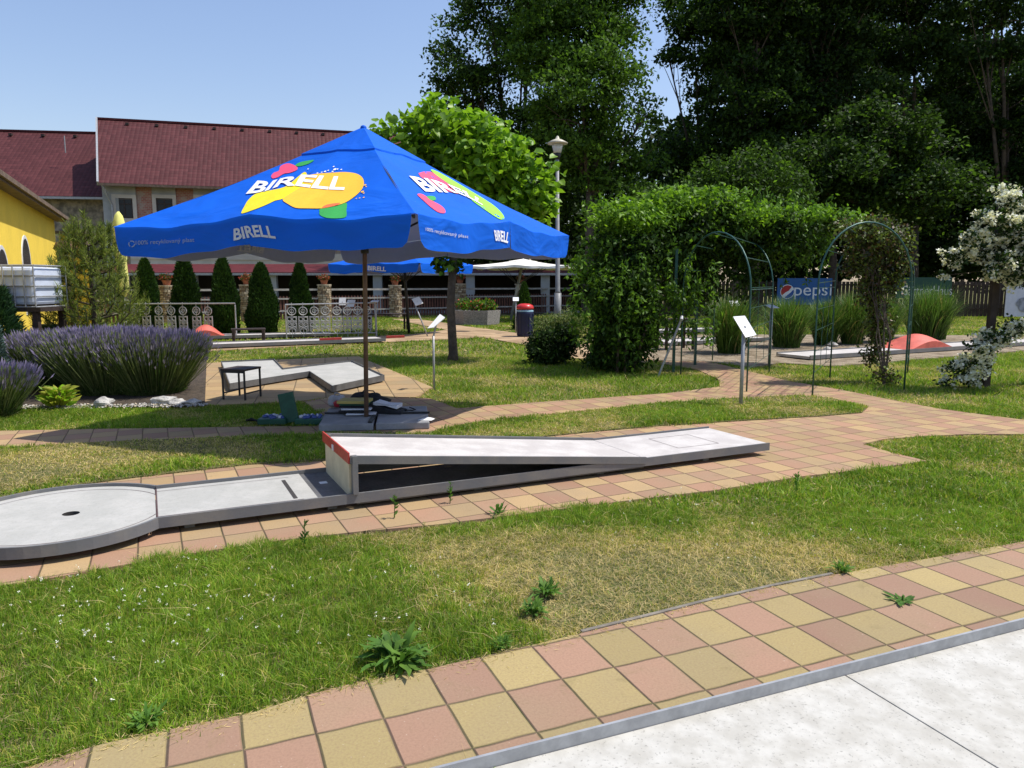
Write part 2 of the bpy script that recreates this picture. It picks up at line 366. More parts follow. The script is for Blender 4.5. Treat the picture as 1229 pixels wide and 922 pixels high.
def px2w(x, y, D, rx, ry, depth=None, w=None):
    """a crown lobe whose centre is seen at pixel x,y standing at distance D"""
    c = W(x, y, D); k = D/F
    return (c.x, c.y, c.z, rx*k, (depth or rx*k), ry*k) + ((w,) if w else ())
def tree(name, label, base, lobes, nleaf, lsize, lm, probs, tr=.25, cr=.5, clump=24, up=.6, group=None, shape='quad', cat='tree', aspect=.6, hang=.2, shell=.55, bark='bark'):
    t = thing(name, label, cat, base, group)
    b = Vector(base); mb = MB()
    zc = sum(l[2] for l in lobes)/len(lobes); top = max(l[2] for l in lobes)
    cx = sum(l[0] for l in lobes)/len(lobes); cy = sum(l[1] for l in lobes)/len(lobes)
    zf = min(l[2]-l[5]*.4 for l in lobes); zf = max(zf, b.z+.25*(top-b.z))
    fork = Vector((b.x+(cx-b.x)*.3, b.y+(cy-b.y)*.3, zf)); mid = b.lerp(fork, .5)+Vector((tr*.3, 0, 0))
    mb.path([b-Vector((0,0,.15)), b+Vector((0,0,tr*1.2)), mid, fork], [tr*1.35, tr*1.02, tr*.85, tr*.7], 10)
    for l in lobes:
        e = Vector(l[:3]); m = fork.lerp(e, .5)+Vector((random.uniform(-.2,.2), random.uniform(-.2,.2), .1))*tr*2
        mb.path([fork-Vector((0,0,tr*.3)), m, e], [tr*.55, tr*.32, tr*.12], 7)
        for k in range(7):
            q = e+Vector(rdirs(1)[0])*.8*Vector((1,1,1)).x; q = Vector((e.x+(random.uniform(-1,1))*l[3]*.8, e.y+random.uniform(-1,1)*l[4]*.8, e.z+random.uniform(-.7,.8)*l[5]))
            s0 = m.lerp(e, random.random()); mb.path([s0, s0.lerp(q,.5)+Vector((0,0,.05*l[5])), q], [tr*.16, tr*.1, tr*.03], 5, cap=False)
    mb.build('trunk', M[bark], t, smooth=True)
    P = blobpts(lobes, nleaf, clump, cr, shell, .50 if clump > 100 else .55)
    P = P[P[:,2] > b.z+.05]
    leaves('crown', P, lsize, lm, t, aspect, up, hang, probs, shape)
    return t
def blades(name, P, hgt, wid, mats, mi, lean=.5, parent=None, segs=2, curl=.5, kind=None, az=None):
    n = len(P); a = rng.uniform(0, 2*PI, n) if az is None else az
    hgt = np.broadcast_to(hgt, (n,)); wid = np.broadcast_to(wid, (n,)); ln = np.abs(rng.normal(size=n))*lean if np.isscalar(lean) else lean
    d = np.stack([np.cos(a), np.sin(a), np.zeros(n)],1); fa = rng.uniform(0,PI,n)
    s = np.stack([np.cos(fa), np.sin(fa), np.zeros(n)],1)
    up = np.array([0,0,1.0]); hg = hgt[:,None]; w = wid[:,None]*.5; ln = ln[:,None]
    if segs == 1:
        V = np.stack([P-s*w, P+s*w, P+up*hg+d*ln*hg],1).reshape(-1,3); return np_mesh(name, V, np.arange(3*n), 3, mats, mi, parent)
    m1 = P+up*hg*.55+d*ln*hg*.3; tip = P+up*hg*(1-curl*.25*np.minimum(ln,1.5))+d*ln*hg
    V = np.stack([P-s*w, P+s*w, m1+s*w*.8, m1-s*w*.8, tip],1).reshape(-1,3)
    b = (np.arange(n)*5)[:,None]
    F1 = (b+np.array([[0,1,2]])); F2 = (b+np.array([[0,2,3]])); F3 = (b+np.array([[3,2,4]]))
    Fc = np.concatenate([F1,F2,F3],1).ravel()
    return np_mesh(name, V, Fc, 3, mats, np.repeat(mi,3), parent)
def arcblades(name, P, length, wid, mats, mi, spread, parent=None, segs=5):
    """long arching blades as strips"""
    n = len(P); a = rng.uniform(0,2*PI,n); d = np.stack([np.cos(a),np.sin(a),np.zeros(n)],1); s = np.stack([-np.sin(a),np.cos(a),np.zeros(n)],1)
    ln = length*(.7+.5*rng.random(n)); th0 = np.abs(rng.normal(size=n))*spread*.5; bend = np.abs(rng.normal(size=n))*spread*1.6+.15
    p = P.copy(); V = [];
    for k in range(segs+1):
        w = (wid*.5*(1-(k/segs)**2*.95)); V += [p-s*w, p+s*w]
        th = th0+bend*(k/segs)**1.5; st = (ln/segs)[:,None]
        p = p+(d*np.sin(th)[:,None]+np.array([0,0,1.])*np.cos(th)[:,None])*st
    V = np.stack(V,1).reshape(-1,3); m = 2*(segs+1); b = (np.arange(n)*m)[:,None]
    Fc = np.concatenate([b+np.array([[2*k,2*k+1,2*k+3,2*k+2]]) for k in range(segs)],1).ravel()
    return np_mesh(name, V, Fc, 4, mats, np.repeat(mi,segs), parent)
# value noise for patches
_T = rng.random((64,64))
def vnoise(x, y):
    xi = np.floor(x).astype(int); yi = np.floor(y).astype(int); fx = x-xi; fy = y-yi; fx = fx*fx*(3-2*fx); fy = fy*fy*(3-2*fy)
    g = lambda i, j: _T[i%64, j%64]
    return (g(xi,yi)*(1-fx)+g(xi+1,yi)*fx)*(1-fy)+(g(xi,yi+1)*(1-fx)+g(xi+1,yi+1)*fx)*fy
def inpoly(x, y, poly):
    r = np.zeros(len(x), bool); n = len(poly)
    for i in range(n):
        x0,y0 = poly[i][:2]; x1,y1 = poly[(i+1)%n][:2]
        c = ((y0>y)!=(y1>y)); 
        with np.errstate(divide='ignore', invalid='ignore'): xx = (x1-x0)*(y-y0)/(y1-y0+1e-12)+x0
        r ^= c & (x<xx)
    return r
# ------------------------------------------------------------ text / decals
def text2d(s, shear=0, offset=0.0):
    cu = bpy.data.curves.new('lettering','FONT'); cu.body = s; cu.shear = shear; cu.offset = offset; cu.resolution_u = 4
    o = bpy.data.objects.new('lettering', cu); COL.objects.link(o)
    bpy.context.view_layer.update()
    me = bpy.data.meshes.new_from_object(o.evaluated_get(bpy.context.evaluated_depsgraph_get()))
    v = [(a.co.x, a.co.y) for a in me.vertices]; f = [tuple(p.vertices) for p in me.polygons]
    bpy.data.objects.remove(o); bpy.data.curves.remove(cu); bpy.data.meshes.remove(me)
    x0 = min(a[0] for a in v); x1 = max(a[0] for a in v); y0 = min(a[1] for a in v); y1 = max(a[1] for a in v)
    return [((a-x0)/(x1-x0), (b-y0)/(y1-y0)) for a, b in v], f
def lerp_pl(pl, u):
    n = len(pl)-1; k = min(int(u*n), n-1); t = u*n-k
    return (pl[k][0]*(1-t)+pl[k+1][0]*t, pl[k][1]*(1-t)+pl[k+1][1]*t)
def subdiv(v2, f, mx):
    bm = bmesh.new(); vs = [bm.verts.new((a[0], a[1], 0)) for a in v2]
    for q in f:
        try: bm.faces.new([vs[i] for i in q])
        except ValueError: pass
    bmesh.ops.triangulate(bm, faces=bm.faces[:])
    for _ in range(6):
        e = [e for e in bm.edges if e.calc_length() > mx]
        if not e: break
        bmesh.ops.subdivide_edges(bm, edges=e, cuts=1); bmesh.ops.triangulate(bm, faces=bm.faces[:])
    bm.verts.index_update()
    r = [(v.co.x, v.co.y) for v in bm.verts], [tuple(v.index for v in q.verts) for q in bm.faces]
    bm.free(); return r
def decal(name, v2, f, mat, bvh, parent, off=.006, mx=5, flip=False):
    v2, f = subdiv(v2, f, mx); co = Vector((0,0,H)); out = []; ok = []
    for x, y in v2:
        d = ray(x, y).normalized(); h = bvh.ray_cast(co, d)
        if h[0] is None: out.append((0,0,0)); ok.append(False); continue
        n = h[1]; 
        if n.dot(d) > 0: n = -n
        out.append(h[0]+n*off); ok.append(True)
    mb = MB(); mb.v = [tuple(o) for o in out]; mb.f = [q for q in f if all(ok[i] for i in q)]; mb.m = [0]*len(mb.f)
    return mb.build(name, mat, parent, smooth=True) if mb.f else None
def zpx(pts, sc, ox, oy): return [(ox+x/sc, oy+y/sc) for x, y in pts]
def smooth_poly(p, n=3):
    out = []; N = len(p)
    for i in range(N):
        a, b, c, d = p[i-1], p[i], p[(i+1)%N], p[(i+2)%N]
        for k in range(n):
            t = k/n; q = []
            for j in (0,1):
                q.append(.5*(2*b[j]+(c[j]-a[j])*t+(2*a[j]-5*b[j]+4*c[j]-d[j])*t*t+(3*b[j]-a[j]-3*c[j]+d[j])*t**3))
            out.append(tuple(q))
    return out
def textmap(s, top, bot, shear=0, offset=0.0, mirror=False):
    v, f = text2d(s, shear, offset); out = []
    for u, w in v:
        if mirror: u = 1-u
        a = lerp_pl(top, u); b = lerp_pl(bot, u); out.append((b[0]*(1-w)+a[0]*w, b[1]*(1-w)+a[1]*w))
    return out, f
def flat_text(name, s, p0, ux, uy, w, h, nrm, mat, parent, thick=.004, shear=0, offset=.01):
    """lettering standing on a flat board, as thin raised shapes"""
    v, f = text2d(s, shear, offset); p0 = Vector(p0); ux = Vector(ux); uy = Vector(uy); nrm = Vector(nrm)
    mb = MB(); mb.add([p0+ux*(a*w)+uy*(b*h)+nrm*thick for a, b in v], f)
    return mb.build(name, mat, parent)
exec_parts = []
# ============================================================ WORLD, SUN, CAMERA
SUN = Vector((1.12, .12, 2.15)).normalized()
w = bpy.data.worlds.new('World'); S.world = w; w.use_nodes = True; nt = w.node_tree
bg = nt.nodes['Background']; sky = nt.nodes.new('ShaderNodeTexSky'); sky.sky_type = 'NISHITA'; sky.sun_disc = False
sky.sun_elevation = math.asin(SUN.z); sky.sun_rotation = math.atan2(SUN.x, SUN.y); sky.air_density = 1.35; sky.dust_density = 1.0; sky.ozone_density = 3.2
mxs = nt.nodes.new('ShaderNodeMix'); mxs.data_type = 'RGBA'; mxs.blend_type = 'MULTIPLY'; mxs.inputs[0].default_value = 1; mxs.inputs[7].default_value = (1.05,.985,1.06,1); nt.links.new(sky.outputs[0], mxs.inputs[6]); nt.links.new(mxs.outputs[2], bg.inputs[0]); bg.inputs[1].default_value = .125
sl = bpy.data.lights.new('sun','SUN'); sl.energy = 4.3; sl.angle = R(.55); sl.color = (1,.955,.88)
so = bpy.data.objects.new('sun', sl); COL.objects.link(so); so.rotation_euler = (-SUN).to_track_quat('-Z','Y').to_euler(); so.location = (10,0,20)
cam = bpy.data.cameras.new('camera'); co = bpy.data.objects.new('camera', cam); COL.objects.link(co); S.camera = co
co.location = (0,0,H); co.rotation_euler = (PI/2-PITCH, 0, 0); cam.sensor_width = 36; cam.lens = F/1229*36; cam.clip_end = 2000; cam.clip_start = .05
S.view_settings.view_transform = 'Standard'; S.view_settings.look = 'None'; S.view_settings.exposure = 0.34; S.view_settings.gamma = 1
try: S.cycles.max_bounces = 6; S.cycles.transparent_max_bounces = 4; S.cycles.caustics_reflective = False; S.cycles.caustics_refractive = False
except Exception: pass
# ============================================================ GROUND
def groundm():
    t = NT('lawn_soil_and_turf'); co = t.geo()
    a = t.noise(.9, 6, .6, co); b = t.noise(14, 6, .7, co); c = t.noise(60, 3, .6, co)
    col = t.mix(t.ramp(a, (.38,.62)), (.12,.150,.035), (.26,.23,.09))
    col = t.mix(t.ramp(b, (.35,.68)), (.055,.075,.02), col)
    col = t.mix(t.ramp(c, (.42,.65,0,.75)), col, (.33,.27,.13))
    return t.done(col, .95, 0, t.bump(t.m('ADD', b, c), .8, .05), .1)
gm = groundm()
mb = MB(); mb.sheet([(-400,-60,-.022),(400,-60,-.022),(400,700,-.022),(-400,700,-.022)])
tag(mb.build('ground', gm), kind='structure')
def P2(pts): return [tuple(G(x,y)[:2]) for x,y in pts]
A23 = R(22.6); A26 = R(25.6)
U = Vector((math.cos(A23), math.sin(A23),0)); V_ = Vector((-math.sin(A23), math.cos(A23),0))
ZN = .055; R0 = G(516,922,ZN); B0 = G(1229,741.5,ZN); R0.z = B0.z = 0; U = (B0-R0).normalized(); V_ = Vector((-U.y, U.x, 0)); R0 = R0+U*.6   # on the rail line of the near strip
paved = []
def pave(name, poly, mat, rot, z=.0, origin=None, th=.03):
    mb = MB(); mb.prism(poly, z-th, z); o = mb.build(name, mat, origin=origin or (poly[0][0], poly[0][1], 0), rot=rot)
    paved.append(poly); return tag(o, kind='structure')
# near strip between the two lanes
e1 = P2([(32,921),(122,893),(211,874),(297,857),(374,833),(443,815),(514,803),(610,781),(698,760),(780,740),(850,722),(925,705),(1000,690),(1110,671),(1229,650)])
far_r = Vector((*e1[-1],0)) + U*4; near_l = Vector((*e1[0],0)) - U*3
strip = [tuple((near_l-V_*.75)[:2]), tuple((R0-U*5-V_*.10)[:2]), tuple((R0+U*7-V_*.10)[:2]), tuple(far_r[:2])] + e1[::-1] + [tuple(near_l[:2])]
strip = [tuple((R0-U*5-V_*.02)[:2]), tuple((R0+U*7-V_*.02)[:2]), tuple(far_r[:2])] + e1[::-1] + [tuple(near_l[:2])]
cr_ = G(606.7,829.9)                    # a paver corner: origin of the grid
pave('paved_strip', strip, M['pav'], A23, 0, (cr_.x, cr_.y, 0))
# thin concrete edging along the turf
mb = MB()
for a, b in zip(e1[8:12], e1[9:13]): mb.beam((a[0],a[1]+.012,-.018),(b[0],b[1]+.012,-.018), .022, .05)
tag(mb.build('kerb_edging', M['kerb']), kind='structure')
# paving round the ramp lane and the path to the right
g1top = [(-120,733),(0,703),(60,694),(130,681),(250,661),(340,648),(430,638),(520,630),(600,620),(750,601),(860,588),(960,572),(1040,563),(1112,553),(1070,543),(1035,533),(1060,527),(1100,524),(1160,521),(1229,521),(1400,530)]
far2 = [(1400,522),(1229,504),(1130,491),(1060,478),(1000,466),(950,458),(900,446),(868,438),(845,433),(800,431),(792,436),(838,444),(862,455),(864,464),(800,472),(700,479),(600,486),(548,490),(516,478),(400,476),(366,482),(385,497),(380,511),(240,513),(100,515),(0,517),(-160,522),(-160,548),(-80,620),(-120,700)]
plaza = P2(g1top[::-1]) ; plaza = P2(g1top)+P2(far2)
lc = G(*(180+425/5.12, 540+447/5.12))
pave('paved_plaza', plaza, M['pavfar'], A26, 0, (lc.x, lc.y, 0))
# turf island lying over the plaza
isl = [(-160,556),(0,539),(130,531),(250,526),(380,522),(515,521),(560,509),(700,494),(800,484),(870,479),(960,475),(1000,479),(1042,489),(1034,496),(985,500),(900,505),(800,511),(720,518),(640,526),(500,543),(390,553),(300,558),(230,566),(160,574),(100,582),(0,599),(-160,625)]
island = P2(isl)
mb = MB(); mb.prism(island, -.03, .012); tag(mb.build('turf_island', gm), kind='structure')
# L lane terrace
ter = P2([(246,436),(330,432),(430,428),(519,465),(500,477),(400,476),(366,481),(330,483),(242,487)])
pave('terrace', ter, M['pavdull'], R(14), .004, (ter[0][0], ter[0][1], 0))
# far sandy paths
p1 = P2([(200,424),(330,417),(430,412),(520,408),(580,405),(636,415),(690,430),(760,437),(800,432),(780,420),(700,412),(650,404),(600,397),(560,392),(530,387),(500,383),(470,383),(500,389),(535,396),(500,401),(430,405),(200,412)])
pave('garden_path', p1, M['sand'], 0, .004)
p2 = P2([(786,433),(845,434),(870,437),(900,441),(935,436),(1000,440),(1229,421),(1500,405),(1500,398),(1229,404),(1100,402),(960,402),(800,402),(700,408),(760,420)])
pave('gravel_bed', p2, M['gravel'], 0, .008)
bed = P2([(-160,430),(30,426),(248,433),(246,486),(120,489),(-160,493)])
mb = MB(); mb.prism(bed, -.03, .02); tag(mb.build('flower_bed_soil', M['soil']), kind='structure')
# ============================================================ NEAR LANE (camera side)
mb = MB(); a = R0-U*3.2; b = R0+U*4.2; ct = thing('white_concrete_lane', 'flat white concrete lane with grey steel rail, nearest the camera at the lower right', 'minigolf lane', (R0+U*1.0-V_*.6))
for s0, s1 in ((-4.0, 0.0),(0.0, 5.0)):
    j = G(1010,808,.005); off = (Vector((j.x,j.y,0))-R0).dot(U)
    u0 = off+s0+(.003 if s0==0 else 0); u1 = off+s1-(.003 if s1==0 else 0)
    q = [R0+U*u0-V_*.012, R0+U*u1-V_*.012, R0+U*u1-V_*1.3, R0+U*u0-V_*1.3]
    MB().prism([tuple(p[:2]) for p in q], -.03, .006).build('lane_slab', M['conc'], ct, bevel=.003)
mb = MB(); mb.beam(R0-U*4-V_*.004+Vector((0,0,.0175)), R0+U*6-V_*.004+Vector((0,0,.0175)), .012, .075); mb.build('side_rail', M['galv'], ct)
# ============================================================ RAMP LANE
ZT = .12
O = G(189,622,ZT); E_ = G(923,532,ZT); O.z = E_.z = 0
lu = (E_-O).normalized(); lv = Vector((-lu.y, lu.x, 0)); LL = (E_-O).length; LW = .9
def LP(u, v, z=0): return O+lu*u+lv*v+Vector((0,0,z))
def upx(x, y, z): 
    p = G(x,y,z); return (Vector((p.x,p.y,0))-O).dot(lu)
u_w = upx(382,597.6,.10); u_b = upx(418.5,591,.12); u_c = upx(774,550,.12); 
def vpx(x,y,z):
    p = G(x,y,z); return (Vector((p.x,p.y,0))-O).dot(lv)
print('lane', LL, u_w, u_b, u_c, 'hole', upx(84,620,.1), vpx(84,620,.1), 'boardtop z')
rl = thing('ramp_minigolf_lane', 'long grey minigolf lane with a raised ramp and a round end with the hole', 'minigolf lane', LP(LL/2,.45), None)
hu, hv = upx(84,620,.1), .45; RC = .74; dc = math.sqrt(RC*RC-.45*.45)
cu_ = -dc
# round end: plate
arc = []
a0 = math.asin(.45/RC)
for k in range(41):
    t = -a0 - k/40*(2*PI-2*a0); arc.append((cu_+RC*math.cos(t), .45+RC*math.sin(t)))
flare = 1.0
def plate(poly, z0, z1, nm, mat, bev=.002):
    return MB().prism([tuple(LP(u,v)[:2]) for u,v in poly], z0, z1).build(nm, mat, rl, bevel=bev)
inner = [(cu_+(u-cu_)*.985, .45+(v-.45)*.985) for u,v in arc]
hole_r = .055
# plate with a real hole: ring of quads around hole then outer
mb = MB(); n = len(inner)
hp = [(hu+hole_r*math.cos(2*PI*k/32), .45+hole_r*math.sin(2*PI*k/32)) for k in range(32)]
def raypoly(ang):
    d = (math.cos(ang), math.sin(ang)); best = None
    for i in range(n):
        x0,y0 = inner[i]; x1,y1 = inner[(i+1)%n]; ex, ey = x1-x0, y1-y0; den = d[0]*ey-d[1]*ex
        if abs(den) < 1e-9: continue
        t = ((x0-hu)*ey-(y0-.45)*ex)/den; s_ = ((x0-hu)*d[1]-(y0-.45)*d[0])/den
        if t > 0 and -1e-6 <= s_ <= 1+1e-6 and (best is None or t < best): best = t
    return (hu+d[0]*best, .45+d[1]*best)
NA = 96; vs = []
for k in range(NA):
    a = 2*PI*k/NA; vs.append(LP(hu+hole_r*math.cos(a), .45+hole_r*math.sin(a), .10)); o_ = raypoly(a); vs.append(LP(o_[0], o_[1], .10))
mb.add(vs, [(2*k, 2*k+1, (2*k+3)%(2*NA), (2*k+2)%(2*NA)) for k in range(NA)])
vs = []
for k in range(32):
    a = 2*PI*k/32; vs += [LP(hu+hole_r*math.cos(a), .45+hole_r*math.sin(a), .10), LP(hu+hole_r*math.cos(a), .45+hole_r*math.sin(a), .03)]
mb.add(vs, [(2*k, (2*k+2)%64, (2*k+3)%64, 2*k+1) for k in range(32)], 1); mb.add([vs[2*k+1] for k in range(32)], [tuple(range(32))], 1)
mb.build('round_end_plate', [M['eternit'], M['hole']], rl)
# rails of round end
def rail(pts, z0, z1, nm='side_rail', th=.02, mat='steel', outz=None):
    mb = MB(); N = len(pts); n2 = []
    for i in range(N):
        a = Vector(pts[max(i-1,0)]+(0,)) if len(pts[0])==2 else Vector(pts[max(i-1,0)]); b = Vector(pts[min(i+1,N-1)]+(0,)) if len(pts[0])==2 else Vector(pts[min(i+1,N-1)])
        d = (b-a).normalized(); n2.append(Vector((-d.y,d.x,0)))
    vs = []
    for (p, nn) in zip(pts, n2):
        u, v = p[:2]
        for s_, z in ((-th/2,z0),(th/2,z0),(th/2,z1),(-th/2,z1)):
            vs.append(LP(u+nn.x*s_, v+nn.y*s_, z))
    fs = [(i*4+k, i*4+(k+1)%4, (i+1)*4+(k+1)%4, (i+1)*4+k) for i in range(N-1) for k in range(4)]+[(3,2,1,0), (N*4-4,N*4-3,N*4-2,N*4-1)]
    mb.add(vs, fs); return mb.build(nm, M[mat], rl)
rail([(u,v) for u,v in arc], .05, .125, 'curved_rail')
# white straight plate, dark plate, under floor
plate([(0.004,.012),(u_w,.012),(u_w,LW-.012),(0.004,LW-.012)], .085, .10, 'lane_plate', M['eternit'])
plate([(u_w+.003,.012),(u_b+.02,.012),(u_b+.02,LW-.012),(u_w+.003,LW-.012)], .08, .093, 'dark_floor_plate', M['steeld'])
rail([(0,0),(LL,0)], .05, .125); rail([(0,LW),(u_c,LW)], .05, .125); 
rail([(u_c-.25,LW),(LL,LW)], .10, .135, th=.018)
# markings on the plates
def strip_line(pts, z, wdt=.007):
    mb = MB()
    for a, b in zip(pts, pts[1:]): 
        A = LP(a[0],a[1],z); B = LP(b[0],b[1],z); d = (B-A).normalized(); s_ = Vector((-d.y,d.x,0))*wdt/2
        mb.sheet([A-s_, B-s_, B+s_, A+s_])
    return mb
m_ = strip_line([(cu_+(RC-.10)*math.cos(t), .45+(RC-.10)*math.sin(t)) for t in np.linspace(-a0*.62, -2*PI+a0*.62, 60)]+[], .1015, .006)
c1 = (cu_+(RC-.10)*math.cos(a0*.62), .45+(RC-.10)*math.sin(a0*.62)); c2 = (c1[0], .9-c1[1])
for a, b in ((c1,(.0,.80)),(c2,(.0,.10)),((.0,.80),(u_w-.1,.80)),((.0,.10),(u_w-.1,.10))):
    q = strip_line([a,b], .1015, .006); m_.add(q.v, q.f)
q = strip_line([(-.0,.0+.02),(0,.88)], .1018, .010); m_.add(q.v, q.f)
m_.build('marking_line', M['line'], rl)
MB().prism([tuple(LP(u,v)[:2]) for u,v in ((u_w-.17,.14),(u_w-.14,.14),(u_w-.14,.72),(u_w-.17,.72))], .099, .1025).build('ball_slot', M['hole'], rl)
MB().prism([tuple(LP(u,v)[:2]) for u,v in ((u_w+.10,.50),(u_w+.16,.50),(u_w+.16,.56),(u_w+.10,.56))], .092, .096).build('white_sticker', M['white'], rl)
# ramp
ZR = .415     # top of the high end
def bd_u(v): return u_b
MB().prism([tuple(LP(u,v)[:2]) for u,v in ((u_b,.03),(u_b+.015,.03),(u_b+.015,LW-.03),(u_b,LW-.03))], .09, ZR-.06).build('end_board', M['cream'], rl)
mb = MB(); mb.box(LP(u_b-.008,.45,ZR-.015), (.012, LW+.02, .085), rz=math.atan2(lu.y,lu.x)); mb.build('red_stop_strip', M['red'], rl)
mb = MB(); mb.box(LP(u_b-.017,.50,ZR-.03), (.006,.05,.045), rz=math.atan2(lu.y,lu.x)); mb.build('number_plate', M['white'], rl)
for v in (0.0, LW):
    MB().beam(LP(u_b+.035,v,.12), LP(u_b+.035,v,ZR-.0), .055, .04, up=tuple(lu)).build('ramp_post', M['steel'], rl)
    s_ = -.006 if v == 0 else .006
    mb = MB(); A = LP(u_b,v+s_,ZR); B = LP(u_c,v+s_,.125)
    mb.beam(A-Vector((0,0,.026)), B-Vector((0,0,.022)), .022, .062 if v == 0 else .075); mb.build('ramp_beam', M['steel'], rl)
mb = MB(); mb.add([LP(u_b+.0,.014,ZR-.014), LP(u_c,.014,.118), LP(u_c,LW-.014,.118), LP(u_b+.0,LW-.014,ZR-.014),
                   LP(u_b+.0,.014,ZR-.03), LP(u_c,.014,.10), LP(u_c,LW-.014,.10), LP(u_b+.0,LW-.014,ZR-.03)], [(0,1,2,3),(7,6,5,4),(0,4,5,1),(1,5,6,2),(2,6,7,3),(3,7,4,0)])
mb.build('ramp_deck', M['felt'], rl)
plate([(u_c+.006,.012),(LL-.002,.012),(LL-.002,LW-.012),(u_c+.006,LW-.012)], .10, .118, 'tee_plate', M['felt'])
q = strip_line([(LL-.95,.22),(LL-.45,.22),(LL-.45,.70),(LL-.95,.70),(LL-.95,.22)], .1195, .006); q.build('tee_marking', M['line'], rl)
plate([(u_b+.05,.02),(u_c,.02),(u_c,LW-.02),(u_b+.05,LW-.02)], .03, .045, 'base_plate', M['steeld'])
for u in (-1.1,-.55, .2, 1.2, 2.4, 3.6, 4.8): 
    for v in (.12,.78): MB().box(LP(u,v,.022), (.07,.07,.06), rz=A26).build('support_foot', M['kerb'], rl, bevel=.004)
# ============================================================ BIG PARASOL
Lc = Vector((-4.31,8.25,2.30)); Nc = Vector((-.88,6.95,2.33)); Rc = Vector((.81,10.75,2.36)); Bc = Vector((-2.76,12.05,2.33))
def rib_ends(N_, R_, B_, L_, up=.06):
    mid = lambda a, b: (a+b)/2+Vector((0,0,up)); return [N_, mid(N_,R_), R_, mid(R_,B_), B_, mid(B_,L_), L_, mid(L_,N_)]
def canopy_fn(E, apex, sag=.09, rad=.05, t0=0, lift=0):
    lift0 = lift
    def fn(k, s, t):
        a = E[k%8]; b = E[(k+1)%8]; e = a.lerp(b, s); p = apex.lerp(e, t)
        bul = math.sin(PI*s)
        p = p-Vector((0,0, sag*bul*t**1.4 + rad*math.sin(PI*min(t,1))))
        c = (apex-p); c.z = 0
        p += c*.012*bul*t
        p = p+Vector((0,0,(.011*math.sin(s*17+k*2.3+3*t)*math.sin(PI*s)*t**3+.006*math.sin(23*t+5*s+k)*math.sin(PI*s)*math.sin(PI*t))))
        return p+Vector((0,0,lift))
    return fn
def make_parasol(root, E, apex, pole_base, fab, valm, lining, val=.30, tp=.27, polem='brownpole', pr=.028, sag=.055, N=14, detail=True):
    fn = canopy_fn(E, apex, sag)
    mb = MB()
    for k in range(8): mb.grid(lambda s, t, k=k: fn(k, s, .0+t*1.0), N, N)
    top = mb.build('canopy', fab, root, smooth=True)
    bvh_top = BVHTree.FromPolygons([Vector(v) for v in mb.v], mb.f)
    mb2 = MB()
    for k in range(8): mb2.grid(lambda s, t, k=k: fn(k, s, .02+t*.975)-Vector((0,0,.014)), N, N)
    mb2.build('canopy_lining', lining, root, smooth=True)
    # cap tier
    fc = lambda k, s_, t_: fn(k, s_, t_*tp)+Vector((0,0,.012+.01*t_))
    mc = MB()
    for k in range(8): mc.grid(lambda s, t, k=k: fc(k, s, t)+(Vector((0,0,.045*(1-math.sin(PI*s))*0)) ), 8, 6)
    mc.build('vent_cap', fab, root, smooth=True)
    ms = MB()
    for k in range(8):
        def edge(s, t, k=k): p = fc(k, s, 1); return p-Vector((0,0,.022*t))
        ms.grid(edge, 8, 1)
    ms.build('cap_hem', valm, root, smooth=True)
    # valance, split at the four corners
    vo = MB(); vi = MB(); vback = MB()
    ctr = (E[0]+E[4])/2; cz = ctr
    for k in range(8):
        corner0 = k%2 == 0
        def vf(s, t, k=k, io=0.0):
            lo, hi = (.022,1) if k%2==0 else (0,.978)
            s2 = lo+(hi-lo)*s; p = fn(k, s2, 1)
            dc_ = s if k%2==0 else 1-s
            out = (p-ctr); out.z = 0; out.normalize()
            fold = .016*math.sin(s2*PI*5+k*2.1)*t+.02*math.sin(PI*s2)*t
            hh = val*(1+.05*math.sin(PI*s2*2+k))
            rnd = max(0, 1-dc_/.07); hh2 = hh-.05*rnd**2
            tn = (E[(k+1)%8]-E[k%8]).normalized(); inward = tn*( .045*(t**2)*rnd*(1 if k%2==0 else -1))
            return p+out*(.012+fold-io)+inward-Vector((0,0,hh2*t-.004))
        vo.grid(lambda s,t: vf(s,t), 24, 6)
        vi.grid(lambda s,t: vf(s,t,io=.006), 24, 6)
    v = vo.build('valance', valm, root, smooth=True); vi.build('valance_lining', lining, root, smooth=True)
    bvh_val = BVHTree.FromPolygons([Vector(q) for q in vo.v], vo.f)
    # ribs
    hub = apex-Vector((0,0,.22)); hub.x = pole_base.x+(apex.x-pole_base.x)*.93; hub.y = pole_base.y+(apex.y-pole_base.y)*.93
    run = pole_base.lerp(apex, .58)
    for k in range(8):
        MB().beam(apex-Vector((0,0,.09)), fn(k,0,.985)-Vector((0,0,.045)), .022, .03).build('rib', M['black'], root)
        MB().beam(run, fn(k,0,.5)-Vector((0,0,.05)), .018, .024).build('strut', M['black'], root)
    MB().path([pole_base, pole_base.lerp(apex,.5), apex+Vector((0,0,-.02))], pr, 14).build('pole', M[polem], root, smooth=True)
    MB().lathe(run-Vector((0,0,.05)), [(.045,0),(.05,.02),(.05,.09),(.04,.11)], 14).build('runner_hub', M['black'], root)
    MB().lathe(apex, [(.03,-.03),(.04,.0),(.03,.02),(.008,.03)], 12).build('finial', fab, root, smooth=True)
    return bvh_top, bvh_val, fn
apex = W(435,153,9.4); apex = Vector((-1.80, 9.42, apex.z)); base = G(449,500,.09); base.x = G(449,500).x
umb = thing('parasol', 'large square blue parasol with orange and yellow fruit print on a brown pole', 'parasol', (base.x, base.y, .09))
E8 = rib_ends(Nc, Rc, Bc, Lc)
bt, bv, fn_ = make_parasol(umb, E8, apex, base, M['blue'], M['blue'], M['underside'])
